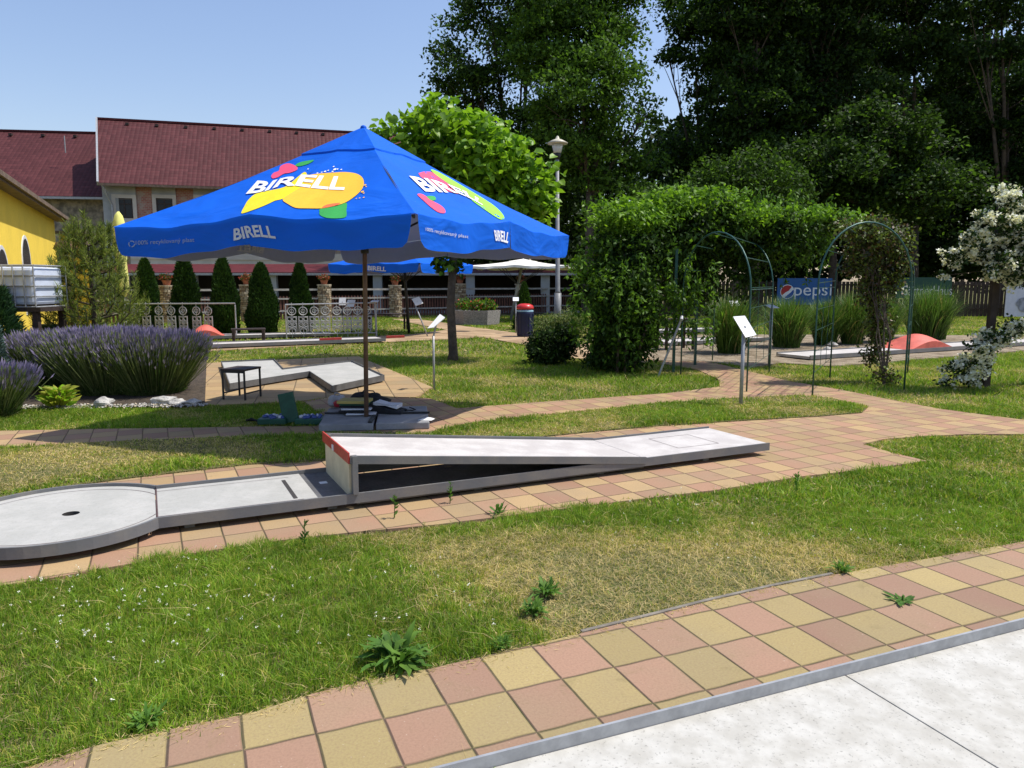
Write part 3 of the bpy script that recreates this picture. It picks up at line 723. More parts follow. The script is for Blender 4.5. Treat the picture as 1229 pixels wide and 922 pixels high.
z5 = lambda p: zpx(p, 7.68, 290, 180); z6 = lambda p: zpx(p, 5.852, 480, 190); z3 = lambda p: zpx(p, 4.238, 130, 140)
def shape(nm, pts, mat, off, sm=3):
    p = smooth_poly(pts, sm) if sm else pts
    decal(nm, p, [tuple(range(len(p)))], M[mat], bt, umb, off)
shape('yellow_print', z5([(0,580),(30,520),(60,470),(130,410),(250,380),(400,345),(500,270),(580,208),(605,240),(600,330),(480,395),(380,455),(310,472),(230,510),(130,550),(20,588)]), 'py', .006)
shape('orange_print', z5([(600,250),(700,226),(850,215),(950,210),(1050,222),(1110,255),(1130,310),(1110,370),(1050,430),(960,490),(850,525),(750,545),(600,545),(500,540),(430,505),(380,460),(480,390),(570,330)]), 'po', .008)
shape('pink_print', z5([(275,245),(300,215),(345,198),(360,155),(420,130),(470,138),(515,165),(510,190),(450,215),(390,225),(340,255),(290,268)]), 'pp', .007)
shape('green_print', z5([(495,150),(530,122),(600,105),(670,98),(620,132),(540,155)]), 'pg', .007)
shape('green_print', z5([(720,575),(732,546),(880,522),(968,492),(968,560),(965,620),(900,635),(790,632),(725,605)]), 'pg', .006)
shape('red_print', z5([(745,543),(790,512),(910,496),(860,524)]), 'pr', .010)
for (x,y,r) in ((770,205,9),(800,195,6),(840,205,8),(860,185,12),(850,160,7),(885,183,7),(920,187,7),(740,212,6),(615,182,6),(1140,330,10),(1150,345,6),(1115,392,12),(1128,405,7),(1090,450,6),(1128,445,7),(1060,455,5),(700,220,7)):
    shape('print_splash', z5([(x-r*1.3,y+r*.4),(x,y-r*.6),(x+r*1.4,y-r*.5),(x+r*.3,y+r*.7)]), 'po' if x > 1000 else 'pw', .009, 2)
v, f = textmap('BIRELL', z5([(150,292),(270,300),(400,262),(560,236),(720,246),(850,252),(975,256)]), z5([(42,415),(185,402),(330,350),(500,338),(640,360),(800,376),(948,380)]), 0, .03)
decal('lettering', v, f, M['pw'], bt, umb, .013, 4)
v, f = textmap('BIRELL', z3([(640,572),(700,556),(765,552),(838,560)]), z3([(640,632),(720,616),(780,612),(855,622)]), 0, .03)
decal('lettering', v, f, M['pgrey2'], bv, umb, .008, 4)
v, f = textmap('100% recyklovaný plast', z3([(142,632),(440,616)]), z3([(142,660),(440,644)]), 0, .0); decal('lettering', v, f, M['pgrey'], bv, umb, .008, 4)
# recycling arrow ring before the small line of print
def ringpoly(cx, cy, r, w_, a0_, a1_, n=10):
    o_ = [(cx+r*math.cos(a), cy+r*math.sin(a)) for a in np.linspace(a0_,a1_,n)]; i_ = [(cx+(r-w_)*math.cos(a), cy+(r-w_)*math.sin(a)) for a in np.linspace(a1_,a0_,n)]
    return o_+i_
for k in range(3):
    p = ringpoly(z3([(122,648)])[0][0], z3([(122,648)])[0][1], 4.0, 1.1, k*2.1, k*2.1+1.6); n = len(p)//2
    decal('print_recycling_mark', p, [(i, i+1, 2*n-2-i, 2*n-1-i) for i in range(n-1)], M['pgrey'], bv, umb, .008)
# right panel print
shape('pink_print', z6([(128,108),(215,98),(270,130),(330,175),(425,250),(350,240),(190,165)]), 'pp', .006, 2)
shape('lime_print', z6([(215,88),(265,98),(450,205),(640,322),(715,390),(730,430),(690,428),(590,362),(520,312),(440,245),(300,155)]), 'pl', .008)
shape('pink_print', z6([(120,258),(160,258),(220,300),(280,332),(312,362),(314,388),(270,384),(215,347),(165,302)]), 'pp', .007)
shape('green_print', z6([(185,272),(235,270),(252,292),(222,302)]), 'pg', .008)
v, f = textmap('BIRELL', z6([(60,130),(190,148),(330,185),(480,248),(600,318)]), z6([(175,240),(300,246),(410,252),(500,292),(575,335)]), 0, .03); decal('lettering', v, f, M['pw'], bt, umb, .013, 4)
v, f = textmap('BIRELL', z6([(655,505),(700,508),(770,525)]), z6([(668,580),(710,585),(752,598)]), 0, .03); decal('lettering', v, f, M['pw'], bv, umb, .01, 3)
v, f = textmap('100% recyklovaný plast', z6([(175,487),(300,508),(475,542)]), z6([(175,517),(300,545),(475,570)]), 0, 0); decal('lettering', v, f, M['pgrey2'], bv, umb, .01, 3)
# back valance inside: print showing through, mirrored
mb = MB()
E = E8
for k in (2,3,4,5):
    mb.grid(lambda s,t,k=k: fn_(k, s, 1)-Vector((0,0,.3*t))+( (E8[0]+E8[4])/2-fn_(k,s,1) ).normalized()*.012, 20, 4)
bb = BVHTree.FromPolygons([Vector(q) for q in mb.v], mb.f)
v, f = textmap('BIRELL', z6([(235,622),(350,630),(465,640)]), z6([(235,664),(350,668),(465,668)]), 0, .03, mirror=True); decal('lettering', v, f, M['pgrey2'], bb, umb, .012, 4)
v, f = textmap('BIRELL', z3([(650,650),(790,664)]), z3([(650,684),(785,697)]), 0, .03, mirror=True); decal('lettering', v, f, M['pgrey2'], bb, umb, .012, 4)
# parasol foot of four slabs
pf = thing('ballast_slabs', 'four grey concrete slabs weighting the foot of the big blue parasol', 'ballast slabs', (base.x, base.y, 0))
c0 = G(452,506); c0 = Vector((c0.x, c0.y, 0)); rz = R(8)
for i in (-1,1):
    for j in (-1,1):
        o_ = Matrix.Rotation(rz,4,'Z') @ Vector((i*.325, j*.30, 0)); MB().box(c0+o_+Vector((0,0,.045)), (.62,.575,.085), rz=rz).build('slab', M['slab'], pf, bevel=.012)
MB().beam(c0+Vector((-.65,.05,.1)), c0+Vector((.65,.08,.1)), .05, .02).build('steel_cross_bar', M['black'], pf)
MB().beam(c0+Vector((.03,-.58,.1)), c0+Vector((-.05,.58,.1)), .05, .016).build('steel_cross_bar', M['black'], pf)
# ============================================================ FAR PARASOLS
def far_parasol(label, cx, ytop, D, halfw, ang, fab, valm, lining, zc, zt, val, polex, polem, pr, text=None, group=None, low=None):
    c = W(cx, 340, D); c.z = 0
    def cor(a): return Vector((c.x+halfw*1.414*math.cos(a), D+halfw*1.414*math.sin(a), zc))
    Ns = [cor(ang-PI/2), cor(ang), cor(ang+PI/2), cor(ang+PI)]
    px = W(polex, 340, D).x
    t = thing('parasol', label, 'parasol', (px, D, 0), group)
    Ee = rib_ends(*Ns, up=.03); r = make_parasol(t, Ee, Vector((c.x, D, zt)), Vector((px, D, 0)), fab, valm, lining, val, .25, polem, pr, sag=.05, N=6)
    return t, r
fp, (t1, t2, _) = far_parasol('smaller blue parasol with a dark post beyond the railing, behind the big one', 484, 318, 25.5, 1.75, R(20), M['blue'], M['blue'], M['underside'], 2.32, 3.0, .28, 490, 'black', .05)
v, f = textmap('BIRELL', [(442,319),(464,320.5)], [(442,324.5),(464,326)], 0, .03); decal('lettering', v, f, M['pgrey2'], t2, fp, .03, 8)
far_parasol('white parasol on a pale pole in front of the dark veranda', 628, 318, 35, 2.3, R(35), M['whitefab'], M['whitefab'], M['whitefab'], 2.45, 2.80, .10, 613, 'galv', .06)
# folded yellow parasol
fy = W(145,300,22); yp = thing('folded_parasol', 'closed pale yellow parasol standing behind the young pine', 'parasol', (fy.x,22,0))
MB().path([(fy.x,22,0),(fy.x,22,3.75)], .03, 8).build('pole', M['galv'], yp)
mb = MB(); prof = [(.02,3.75),(.10,3.62),(.20,3.3),(.17,3.1),(.19,2.7),(.15,2.3),(.13,1.9),(.17,1.5),(.05,1.3)]
mb.lathe((fy.x,22,0), prof[::-1], 18, jit=.22); mb.build('folded_canopy', M['yellowfab'], yp, smooth=True)
# ============================================================ THINGS UNDER THE PARASOL
def wedge(c, sx, sy, h0, h1, rz, mb=None, mi=0, z=0):
    mb = mb or MB(); Mx = Matrix.Rotation(rz,4,'Z'); c = Vector(c)
    vs = [c+(Mx @ Vector((x*sx/2, y*sy/2, 0)))+Vector((0,0,zz)) for zz_ in (0,1) for x,y,zz in ((-1,-1,z if not zz_ else h0),(1,-1,z if not zz_ else h1),(1,1,z if not zz_ else h1),(-1,1,z if not zz_ else h0))]
    return mb.add(vs, [(3,2,1,0),(4,5,6,7),(0,1,5,4),(1,2,6,5),(2,3,7,6),(3,0,4,7)], mi)
M['casegreen'] = surf('dark_green_vinyl', (.012,.075,.045), .5, .2, 9, bump=.1)
M['blackfab'] = surf('black_cloth', (.015,.015,.018), .8, .3, 9, bump=.3)
M['whitefolder'] = plain('white_cardboard', (.62,.62,.66)); M['paper'] = plain('white_paper', (.8,.8,.8))
def yellowstripe():
    t = NT('yellow_striped_cover'); sep = t.n('ShaderNodeSeparateXYZ'); t.t.links.new(t.coord(), sep.inputs[0])
    k = t.m('GREATER_THAN', t.m('FRACT', t.m('MULTIPLY', sep.outputs[1], 22)), .72)
    return t.done(t.mix(k, (.46,.36,.10), (.14,.14,.05)), .7)
M['ystripe'] = yellowstripe()
# open green case
gc = G(352,508); gc.z = .004; t = thing('open_case', 'dark green case lying open on the pavers with its lid standing up', 'case', gc)
rz = R(2)
for dx, wd in ((-.23,.34),(.22,.34)):
    MB().box(gc+Vector((dx,0,.035)), (wd,.26,.07), rz=rz).build('case_tray', M['casegreen'], t, bevel=.01)
    mb = MB()
    for k in range(16): mb.blob(gc+Vector((dx+random.uniform(-.13,.13), random.uniform(-.09,.09), .078)), (random.uniform(.018,.034),)*2+(.026,), k, .1, 6, mi=random.choice((0,1,1)))
    mb.build('packed_balls', [M['whitefolder'], surf('blue_ball', (.05,.08,.25), .4, .1, bump=0)], t, smooth=True)
mb = MB(); Mx = Matrix.Rotation(R(10),4,'Y') @ Matrix.Rotation(R(-8),4,'X'); mb.box(gc+Vector((-.045,-.02,.19)), (.19,.05,.37), M=Matrix.Rotation(R(-12),4,'Y') @ Matrix.Rotation(R(-6),4,'X')); mb.build('case_lid', M['casegreen'], t, bevel=.01)
mb = MB(); mb.path([gc+Vector((-.42,-.02,.02)), gc+Vector((-.52,.02,.05)), gc+Vector((-.60,.06,.02)), gc+Vector((-.42,.1,.01))], .012, 6); mb.build('carry_strap', M['blackfab'], t, smooth=True)
# stack of folders on the slabs
sc_ = G(430,497,.09); t = thing('folder_stack', 'stack of folders with a yellow striped one on top, left of the parasol pole', 'folders', sc_)
for k, (m_, dx, z, a) in enumerate((('whitefolder',.05,.02,4),('blackfab',-.03,.05,-4),('whitefolder',-.01,.075,2),('blackfab',-.03,.10,-3),('casegreen',-.04,.125,-2))):
    MB().box(sc_+Vector((dx,.02*k,z)), (.36,.30,.018), rz=R(a)).build('folder', M[m_], t, bevel=.003)
MB().box(sc_+Vector((-.05,.07,.155)), (.38,.30,.035), rz=R(-4)).build('striped_folder', M['ystripe'], t, bevel=.006)
def bag(label, p, r, mats, seed, cat='bag', name='bag'):
    t = thing(name, label, cat, (p.x,p.y,p.z)); mb = MB(); mb.blob(p+Vector((0,0,r[2]*.9)), r, seed, .22, 14); mb.build('bag_body', mats[0], t, smooth=True)
    mb = MB(); mb.path([p+Vector((-r[0]*.5,0,r[2]*1.5)), p+Vector((-r[0]*.2,-.01,r[2]*2.3)), p+Vector((r[0]*.3,0,r[2]*2.2)), p+Vector((r[0]*.5,0,r[2]*1.5))], .009, 6); mb.build('bag_handle', mats[1], t, smooth=True)
    return t
M['plasbag'] = surf('crumpled_white_plastic', (.42,.40,.42), .4, .2, 12, bump=.8, bscale=22, bdist=.04); M['redprint'] = surf('red_plastic_print', (.5,.03,.05), .4, .2, 12, bump=.6, bscale=22)
p = G(405,489,.09); t = bag('crumpled white and red plastic bag beside the folder stack', p, (.10,.09,.085), (M['plasbag'],M['plasbag']), 3)
mb = MB(); mb.blob(p+Vector((.01,-.035,.06)), (.075,.075,.045), 5, .2, 10); mb.build('red_print_patch', M['redprint'], t, smooth=True)
bag('black cloth bag lying behind the folders at the parasol pole', G(442,486,.09), (.24,.13,.085), (M['blackfab'],M['blackfab']), 9)
p = G(466,495,.09); t = thing('satchel', 'dark satchel with a white flap lying right of the parasol pole', 'bag', p)
wedge(p, .42,.26, .13,.03, R(-8)).build('satchel_body', M['blackfab'], t, bevel=.012)
wedge(p+Vector((.0,0,.008)), .30,.25, .135,.055, R(-8), z=.10).build('satchel_flap', M['whitefolder'], t, bevel=.003)
mb = MB(); mb.path([p+Vector((.2,0,.03)), p+Vector((.3,.03,.02)), p+Vector((.33,.1,.02)), p+Vector((.25,.14,.04))], .008, 6); mb.build('shoulder_strap', M['blackfab'], t, smooth=True)
p = G(510,504,.092); mb = MB()
mb.grid(lambda u,v: Vector((p.x+(u-.5)*.17+.03*v, p.y+(v-.5)*.10, .094+.02*abs(math.sin(u*3))*v)), 6, 4); o_ = mb.build('paper_sheet', M['paper'], origin=(p.x,p.y,.094)); tag(o_, 'small white sheet of paper on the right corner of the slabs', 'paper')
# stool
def stool(label, px4, top, hgt, sx, sy, rz, mat='black', seatm='darkwood'):
    c = px4; t = thing('stool', label, 'stool', (c.x,c.y,0)); Mx = Matrix.Rotation(rz,4,'Z')
    for k in (-1,0,1): MB().box(c+(Mx @ Vector((0,k*sy/3,hgt-.015))), (sx, sy/3-.008,.03), rz=rz).build('seat_board', M[seatm], t, bevel=.004)
    for i in (-1,1):
        for j in (-1,1):
            q = c+(Mx @ Vector((i*(sx/2-.02), j*(sy/2-.02),0))); MB().beam(q, q+Vector((0,0,hgt-.03)), .024, .024).build('leg', M[mat], t)
        MB().beam(c+(Mx @ Vector((i*(sx/2-.02),-(sy/2-.02),.10))), c+(Mx @ Vector((i*(sx/2-.02),(sy/2-.02),.10))), .018,.018).build('foot_bar', M[mat], t)
    MB().beam(c+(Mx @ Vector((-(sx/2-.02),-(sy/2-.02),hgt-.045))), c+(Mx @ Vector(((sx/2-.02),-(sy/2-.02),hgt-.045))), .018,.03).build('seat_rail', M[mat], t)
    return t
sa = G(291,478); stool('dark wooden stool with thin black metal legs at the left end of the L-shaped lane', sa, 0, .46, .40, .44, R(-14))
# ============================================================ MINIGOLF LANES BEHIND
def ring_rail(poly, parent, z0, z1, th=.03, mat='steel', nm='side_rail', close=True):
    n = len(poly)
    for i in range(n if close else n-1):
        a = Vector((*poly[i],(z0+z1)/2)); b = Vector((*poly[(i+1)%n],(z0+z1)/2)); d = (b-a).normalized()
        MB().beam(a-d*th*.49, b+d*th*.49, th, z1-z0).build(nm, M[mat], parent)
lp = [G(276,470), G(266,441), G(329,438), G(340,450), G(422,440), G(461,459), G(399,473), G(372,454)]
lp = [(p.x,p.y) for p in lp]
t = thing('corner_minigolf_lane', 'L-shaped pale minigolf lane on the terrace with dark steel rails', 'minigolf lane', (lp[0][0],lp[0][1],0))
MB().prism(lp, .05, .10).build('lane_plate', M['eternit'], t); ring_rail(lp, t, .03, .13, .014, 'steeld')
def straight_lane(label, A, B, w_, side=1, z=.09, hump=None, blocks=(), mat='felt', lab='lane', group=None):
    A = Vector((A.x,A.y,0)); B = Vector((B.x,B.y,0)); d = (B-A).normalized(); n = Vector((-d.y,d.x,0))*side
    t = thing('straight_minigolf_lane', label, 'minigolf lane', ((A+B)/2+n*w_/2), group)
    MB().prism([tuple(q[:2]) for q in (A,B,B+n*w_,A+n*w_)], z-.06, z).build('lane_plate', M[mat], t)
    for q in (Vector((0,0,0)), n*w_): MB().beam(A+q+Vector((0,0,z-.02)), B+q+Vector((0,0,z-.02)), .03, .09).build('side_rail', M['steel'], t)
    L_ = (B-A).length
    if hump:
        u0, hl, hh = hump
        def fn(a, b): return A+d*(u0+(a-.5)*hl)+n*w_*(.02+.96*b)+Vector((0,0,z+.003+hh*(math.sin(PI*a)**1.3)*(.55+.45*math.sin(PI*b))))
        MB().grid(fn, 20, 12).build('red_hump', M['coral'], t, smooth=True)
        mb = MB(); mb.grid(lambda a,b: Vector(fn(a,0))*(1-b)+Vector((*fn(a,0)[:2],z))*b, 20, 1); mb.grid(lambda a,b: Vector(fn(a,1))*(1-b)+Vector((*fn(a,1)[:2],z))*b, 20, 1); mb.build('hump_side', M['coral'], t)
    for u0, bl in blocks:
        MB().box(A+d*u0+n*.03+Vector((0,0,z+.05)), (bl,.07,.07), rz=math.atan2(d.y,d.x)).build('red_block', M['red'], t, bevel=.005)
    return t, A, d, n
straight_lane('white minigolf lane with a faded red hump in the middle, on the right', G(972,433), G(1262,413.5), .95, 1, .09, hump=(4.35,1.75,.34))
straight_lane('long low lane with two red blocks on its rail, beyond the terrace', G(205,421), G(463,411), .9, 1, .10, blocks=((4.1,.62),(6.0,.55)))
straight_lane('grey lane with a red hump behind the lavender bushes', G(170,410), G(400,404.5), .9, 1, .10, hump=(1.75,1.05,.34))
straight_lane('short white lane behind the leafy pergola', G(806,416), G(925,410), 1.0, 1, .10)
straight_lane('far grey lane seen through the pergola legs', G(790,402), G(905,398), .9, 1, .12)
# dark low frame
def low_frame(label, A, B, h, name='low_bench', slab=.3):
    A = Vector((A.x,A.y,0)); B = Vector((B.x,B.y,0)); d = (B-A).normalized(); n = Vector((-d.y,d.x,0)); t = thing(name, label, 'bench', (A+B)/2)
    MB().beam(A-d*.06+n*slab/2+Vector((0,0,h)), B+d*.06+n*slab/2+Vector((0,0,h)), slab, .045).build('seat', M['darkwood'], t, bevel=.005)
    for q in (A, B):
        for k in (.02, slab-.02): MB().beam(q+n*k, q+n*k+Vector((0,0,h-.02)), .07,.05).build('leg', M['darkwood'], t)
    return t
low_frame('low dark bench on the grass behind the terrace, before the thujas', G(281,414), G(317,413), .42)
low_frame('dark trestle bench in the shade of the smaller blue parasol', G(446,397), G(489,396), .58, slab=.45)
low_frame('dark bench standing under the pergola beside the far lanes', G(800,421), G(832,420), .78, slab=.5)
# ============================================================ SIGNS
def sign(label, base, corners, dd, hgt, bw, bd, tilt, yaw, pr=.02, lean=(0,0), group='score boards on posts beside the lanes', postm='galv'):
    b = Vector((base.x,base.y,0)); t = thing('lane_sign', label, 'sign', b, group); tp = b+Vector((lean[0],lean[1],hgt))
    MB().path([b-Vector((0,0,.05)), tp], pr, 10).build('post', M[postm], t, smooth=True)
    Mx = Matrix.Rotation(yaw,4,'Z') @ Matrix.Rotation(tilt,4,'X')
    if corners:
        c = [W(x,y,b.y+e) for (x,y),e in zip(corners,dd)]; n = (c[1]-c[0]).cross(c[3]-c[0]).normalized()
        if n.z < 0: n = -n
        m_ = sum(c, Vector((0,0,0)))/4
        MB().add([q for q in c]+[q-n*.012 for q in c], [(0,1,2,3),(7,6,5,4),(0,4,5,1),(1,5,6,2),(2,6,7,3),(3,7,4,0)]).build('board', M['white'], t)
        MB().path([tp-Vector((0,0,.02)), m_-n*.012], pr*.8, 8).build('bracket', M['galv'], t)
        return t
    MB().box(tp+Vector((0,0,.01)), (bw,bd,.012), M=Mx).build('board', M['white'], t, bevel=.004)
    MB().box(tp-(Mx @ Vector((0,0,.018))), (bw*.35,bd*.35,.016), M=Mx).build('bracket', M['galv'], t)
    return t
sign('white lane sign on a grey post on the grass by the right hand path', G(889,487), ((880,380),(894,379),(908,402),(895,405)), (.10,.14,-.02,-.12), 1.05, .23, .36, R(58), R(36), .026)
sign('small tilted sign on a thin post at the right corner of the terrace', G(521,467), ((513,394),(520,393),(534,381),(528,377)), (-.10,-.12,.08,.12), .86, .17, .33, R(52), R(60), .018)
sign('small white sign on a leaning post beside the dark trestle bench', G(514,404), ((494,359),(503,356),(508,364),(499,367)), (.1,.1,-.1,-.1), 1.05, .30, .30, R(60), R(-15), .022, (-.42,0))
sign('left of the two neighbouring white signs by the ornamental railing', G(412,398), None, None, 1.05, .24, .28, R(70), R(0), .02, postm='black')
sign('right of the two neighbouring white signs by the ornamental railing', G(422,401), None, None, 1.02, .28, .28, R(55), R(-10), .02, postm='black')
sign('thin post with a flat head, right of the big parasol pole', G(451,404), None, None, 1.12, .24, .28, R(8), R(0), .018)
sign('white topped sign post standing between the two garden arches', G(923,440), None, None, 1.22, .19, .30, R(10), R(5), .03)
sign('sign post at the far lanes seen under the pergola', G(880,412), None, None, 1.1, .26, .28, R(40), R(5), .02)
sign('small pale sign beside the dark blue litter bin', G(619,400), None, None, 1.15, .2, .24, R(30), R(0), .02)
# ============================================================ LAMP POST
M['lampgrey'] = surf('grey_lamp_paint', (.20,.205,.21), .5, .15, 8, bump=.05)
lb = G(669,397); lb.z = 0; D = lb.y; k = D/F; t = thing('street_lamp', 'tall thin lamp post with a wide flat hood beside the catalpa tree', 'street lamp', lb)
ztop = W(668,165,D).z
MB().path([lb, lb+Vector((0,0,1.35))], .13, 14).build('base_sleeve', M['lampgrey'], t, smooth=True)
MB().path([lb+Vector((0,0,1.35)), lb+Vector((0,0,1.42)), lb+Vector((-.05,0,ztop-.75))], [.12,.085,.06], 12).build('pole', M['lampgrey'], t, smooth=True)
lt = lb+Vector((-.05,0,ztop)); M['frost'] = surf('frosted_lamp_glass', (.6,.6,.56), .3, .1, 9, bump=0)
lan = MB().lathe(lt, [(.05,-.78),(.13,-.6),(.10,-.52)], 14).build('lamp_neck', M['black'], t, smooth=True)
MB().lathe(lt, [(.13,-.53),(.20,-.24)], 16).build('lamp_glass', M['frost'], t, smooth=True)
MB().lathe(lt, [(.12,-.24),(.35,-.22),(.36,-.19),(.20,-.10),(.07,-.05),(.05,.02),(.02,.05)], 22).build('lamp_hood', surf('cream_lamp_hood', (.50,.46,.36), .5, .1, 6, bump=0), t, smooth=True)
# ============================================================ BIN
b = G(630,404); b.z = 0; t = thing('litter_bin', 'dark blue ribbed litter bin with a red lid at the garden path', 'litter bin', b)
M['binblue'] = surf('dark_blue_plastic', (.012,.018,.06), .45, .2, 6, bump=.1)
mb = MB(); mb.lathe(b, [(.24,0),(.25,.03),(.28,.75),(.27,.8)], 24); mb.build('bin_body', M['binblue'], t, smooth=False)
for i in range(12):
    a = 2*PI*i/12; MB().beam(b+Vector((.255*math.cos(a),.255*math.sin(a),.05)), b+Vector((.29*math.cos(a),.29*math.sin(a),.74)), .03,.012, up=(math.cos(a),math.sin(a),0)).build('rib_strip', M['binblue'], t)
MB().lathe(b, [(.275,.80),(.27,.84),(.22,.87)], 24).build('bag_edge', surf('pale_blue_bag', (.3,.5,.6), .4, .2, bump=.2), t)
MB().lathe(b+Vector((0,0,.02)), [(.27,.86),(.285,.90),(.25,.98),(.14,1.03),(.02,1.04)], 24).build('bin_lid', surf('red_plastic_lid', (.55,.03,.03), .35, .1, bump=0), t, smooth=True)
# ============================================================ PLANTER
b = G(571,390); b.z = 0; b.y += .6; t = thing('stone_planter', 'six sided concrete planter with shrubs and red flowers near the veranda', 'planter', b)
M['pebble'] = surf('washed_pebble_concrete', (.28,.26,.24), .9, .4, 22, bump=.8, bscale=26, speck=.6)
mb = MB(); mb.lathe(b, [(.95,0),(1.02,.58),(.90,.58),(.88,.5),(.05,.5)], 6); mb.build('tub', M['pebble'], t)
P = blobpts([(b.x-.2,b.y,.75,.7,.5,.3,1),(b.x+.4,b.y,.75,.45,.5,.25,.7)], 2600, 20, .12); leaves('planting', P, .10, [L['v1'],L['sh1'],L['petal']], t, probs=[.6,.3,.1])
# ============================================================ STONE PILLARS + FENCE
pil = [(200,32.6,344),(296,34.2,344),(389,36,344),(474,38,344),(552,40,343),(625,42,344)]
plab = ['far left, between the first two thujas','second from the left, between the third and fourth thujas','third from the left, right of the last big thuja','fourth from the left, behind the smaller blue parasol post','fifth from the left, behind the catalpa trunk','rightmost, behind the litter bin and small thuja']
pts = []
for i, (x, D, yt) in enumerate(pil):
    c = W(x,340,D); c.z = 0; zt = W(x,yt,D).z; pts.append((c,zt))
    t = thing('stone_pillar', 'round stacked stone pillar with a flower pot on top, '+plab[i], 'pillar', c, 'round stone pillars along the picket fence')
    mb = MB(); z = 0; rr = .31; n = 16
    while z < zt:
        hh = random.uniform(.06,.11); a = 0
        mb.lathe(c+Vector((0,0,z)), [(rr*.93,0),(rr*.93,hh)], 14, 3)
        while a < 2*PI-.1:
            da = random.uniform(.35,.75); a1 = min(a+da,2*PI-.02); r1 = rr*random.uniform(.98,1.1); q = []
            for zz in (z+.008,z+hh-.008):
                for rr2, aa in ((rr*.9,a+.03),(r1,a+.05),(r1,a1-.05),(rr*.9,a1-.03)): q.append(c+Vector((rr2*math.cos(aa),rr2*math.sin(aa),zz)))
            mb.add(q, [(3,2,1,0),(4,5,6,7),(0,1,5,4),(1,2,6,5),(2,3,7,6),(3,0,4,7)], random.randrange(3)); a = a1
        z += hh
    mb.build('stacked_stones', [M['st1'],M['st2'],M['st3'],M['st0']], t)
    MB().lathe(c+Vector((0,0,z)), [(.34,0),(.34,.05)], 18).build('cap_stone', M['st3'], t)
    MB().lathe(c+Vector((0,0,z+.05)), [(.13,0),(.19,.2),(.2,.22)], 14).build('flower_pot', surf('terracotta_pot', (.3,.1,.05), .7), t)
    P = blobpts([(c.x,c.y,z+.38,.28,.28,.16,1)], 600, 15, .06); leaves('flowers', P, .07, [L['petal'],L['v2'],L['cl2']], t, probs=[.35,.4,.25])
for i in range(-1, 6):
    if i == -1: A = pts[0][0]+(pts[0][0]-pts[1][0])*1.0; B = pts[0][0]
    elif i == 5: A = pts[5][0]; B = pts[5][0]+(pts[5][0]-pts[4][0])*1.0
    else: A, B = pts[i][0], pts[i+1][0]
    A = Vector((A.x,A.y,0)); B = Vector((B.x,B.y,0))
    d = (B-A).normalized(); A2 = A+d*.33; B2 = B-d*.33; n = Vector((-d.y,d.x,0)); L_ = (B2-A2).length
    wh = ['left of the first stone pillar','between the first and second stone pillars','between the second and third stone pillars','between the third and fourth stone pillars','between the fourth and fifth stone pillars','between the fifth and sixth stone pillars','right of the last stone pillar'][i+1]
    t = thing('picket_fence', 'reddish brown picket fence with pale rails '+wh, 'fence', (A+B)/2, 'picket fence bays in front of the veranda')
    for z in (.42,.98): MB().beam(A2+Vector((0,0,z))-n*.04, B2+Vector((0,0,z))-n*.04, .04,.07).build('rail', M['railwood'], t)
    MB().beam(A2+Vector((0,0,1.40)), B2+Vector((0,0,1.40)), .08,.09).build('top_rail', M['railwood'], t)
    nb = int(L_/.15)
    for k in range(nb):
        q = A2+d*((k+.5)*L_/nb); w_ = .045; mb = MB()
        vs = [q+d*(sx*w_)+n*(sy*.011)+Vector((0,0,z)) for sy in (-1,1) for sx,z in ((-1,.05),(1,.05),(1,1.05),(0,1.12),(-1,1.05))]
        mb.add(vs, [(0,1,2,3,4),(9,8,7,6,5)]+[(j,(j+1)%5+0,(j+1)%5+5,j+5)[::-1] for j in range(5)]); mb.build('picket', M['fencered'], t)
# ============================================================ VERANDA
vy = 44.0
def wx(x, D): return (x-614.5)/F*D
x0, x1 = wx(120,vy), wx(760,vy); zE = W(395,327,vy-1.2).z; zT = W(300,318,vy+4).z; t = thing('veranda', 'long low veranda with a dark red tiled lean-to roof and a dark inside', 'veranda', ((x0+x1)/2, vy, 0))
def roofsheet(P0, P1, P2, P3, mat, parent, nm='roof', th=.10):
    """P0,P1 eave; P2,P3 ridge"""
    P0,P1,P2,P3 = map(Vector,(P0,P1,P2,P3)); n = (P1-P0).cross(P3-P0).normalized()
    me = bpy.data.meshes.new(nm); base = rloc(parent)
    vs = [P0,P1,P2,P3]+[p-n*th for p in (P0,P1,P2,P3)]
    me.from_pydata([tuple(v-base) for v in vs], [], [(0,1,2,3),(7,6,5,4),(0,4,5,1),(1,5,6,2),(2,6,7,3),(3,7,4,0)])
    uv = me.uv_layers.new(name='UVMap'); d = (P1-P0).normalized(); e = n.cross(d)
    for p in me.polygons:
        for li in p.loop_indices:
            v = vs[me.loops[li].vertex_index]-P0; uv.data[li].uv = (v.dot(d), v.dot(e))
    me.materials.append(mat); o = bpy.data.objects.new(nm, me); COL.objects.link(o); o.parent = parent; return o
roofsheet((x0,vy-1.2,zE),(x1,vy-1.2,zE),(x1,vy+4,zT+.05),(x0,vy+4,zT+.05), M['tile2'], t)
MB().beam((x0,vy-1.25,zE-.1),(x1,vy-1.25,zE-.1), .12,.13).build('gutter', M['galv'], t)
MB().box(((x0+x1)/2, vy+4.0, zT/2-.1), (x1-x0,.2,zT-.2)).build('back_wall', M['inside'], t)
MB().box(((x0+x1)/2, vy+1.5, .05), (x1-x0,5.2,.1)).build('floor_slab', M['slab'], t)
for x in (140,235,330,455,565,654,745):
    q = wx(x,vy-.9); MB().box((q,vy-.9,zE/2-.08), (.5,.35,zE-.16)).build('column', M['plaster'], t)
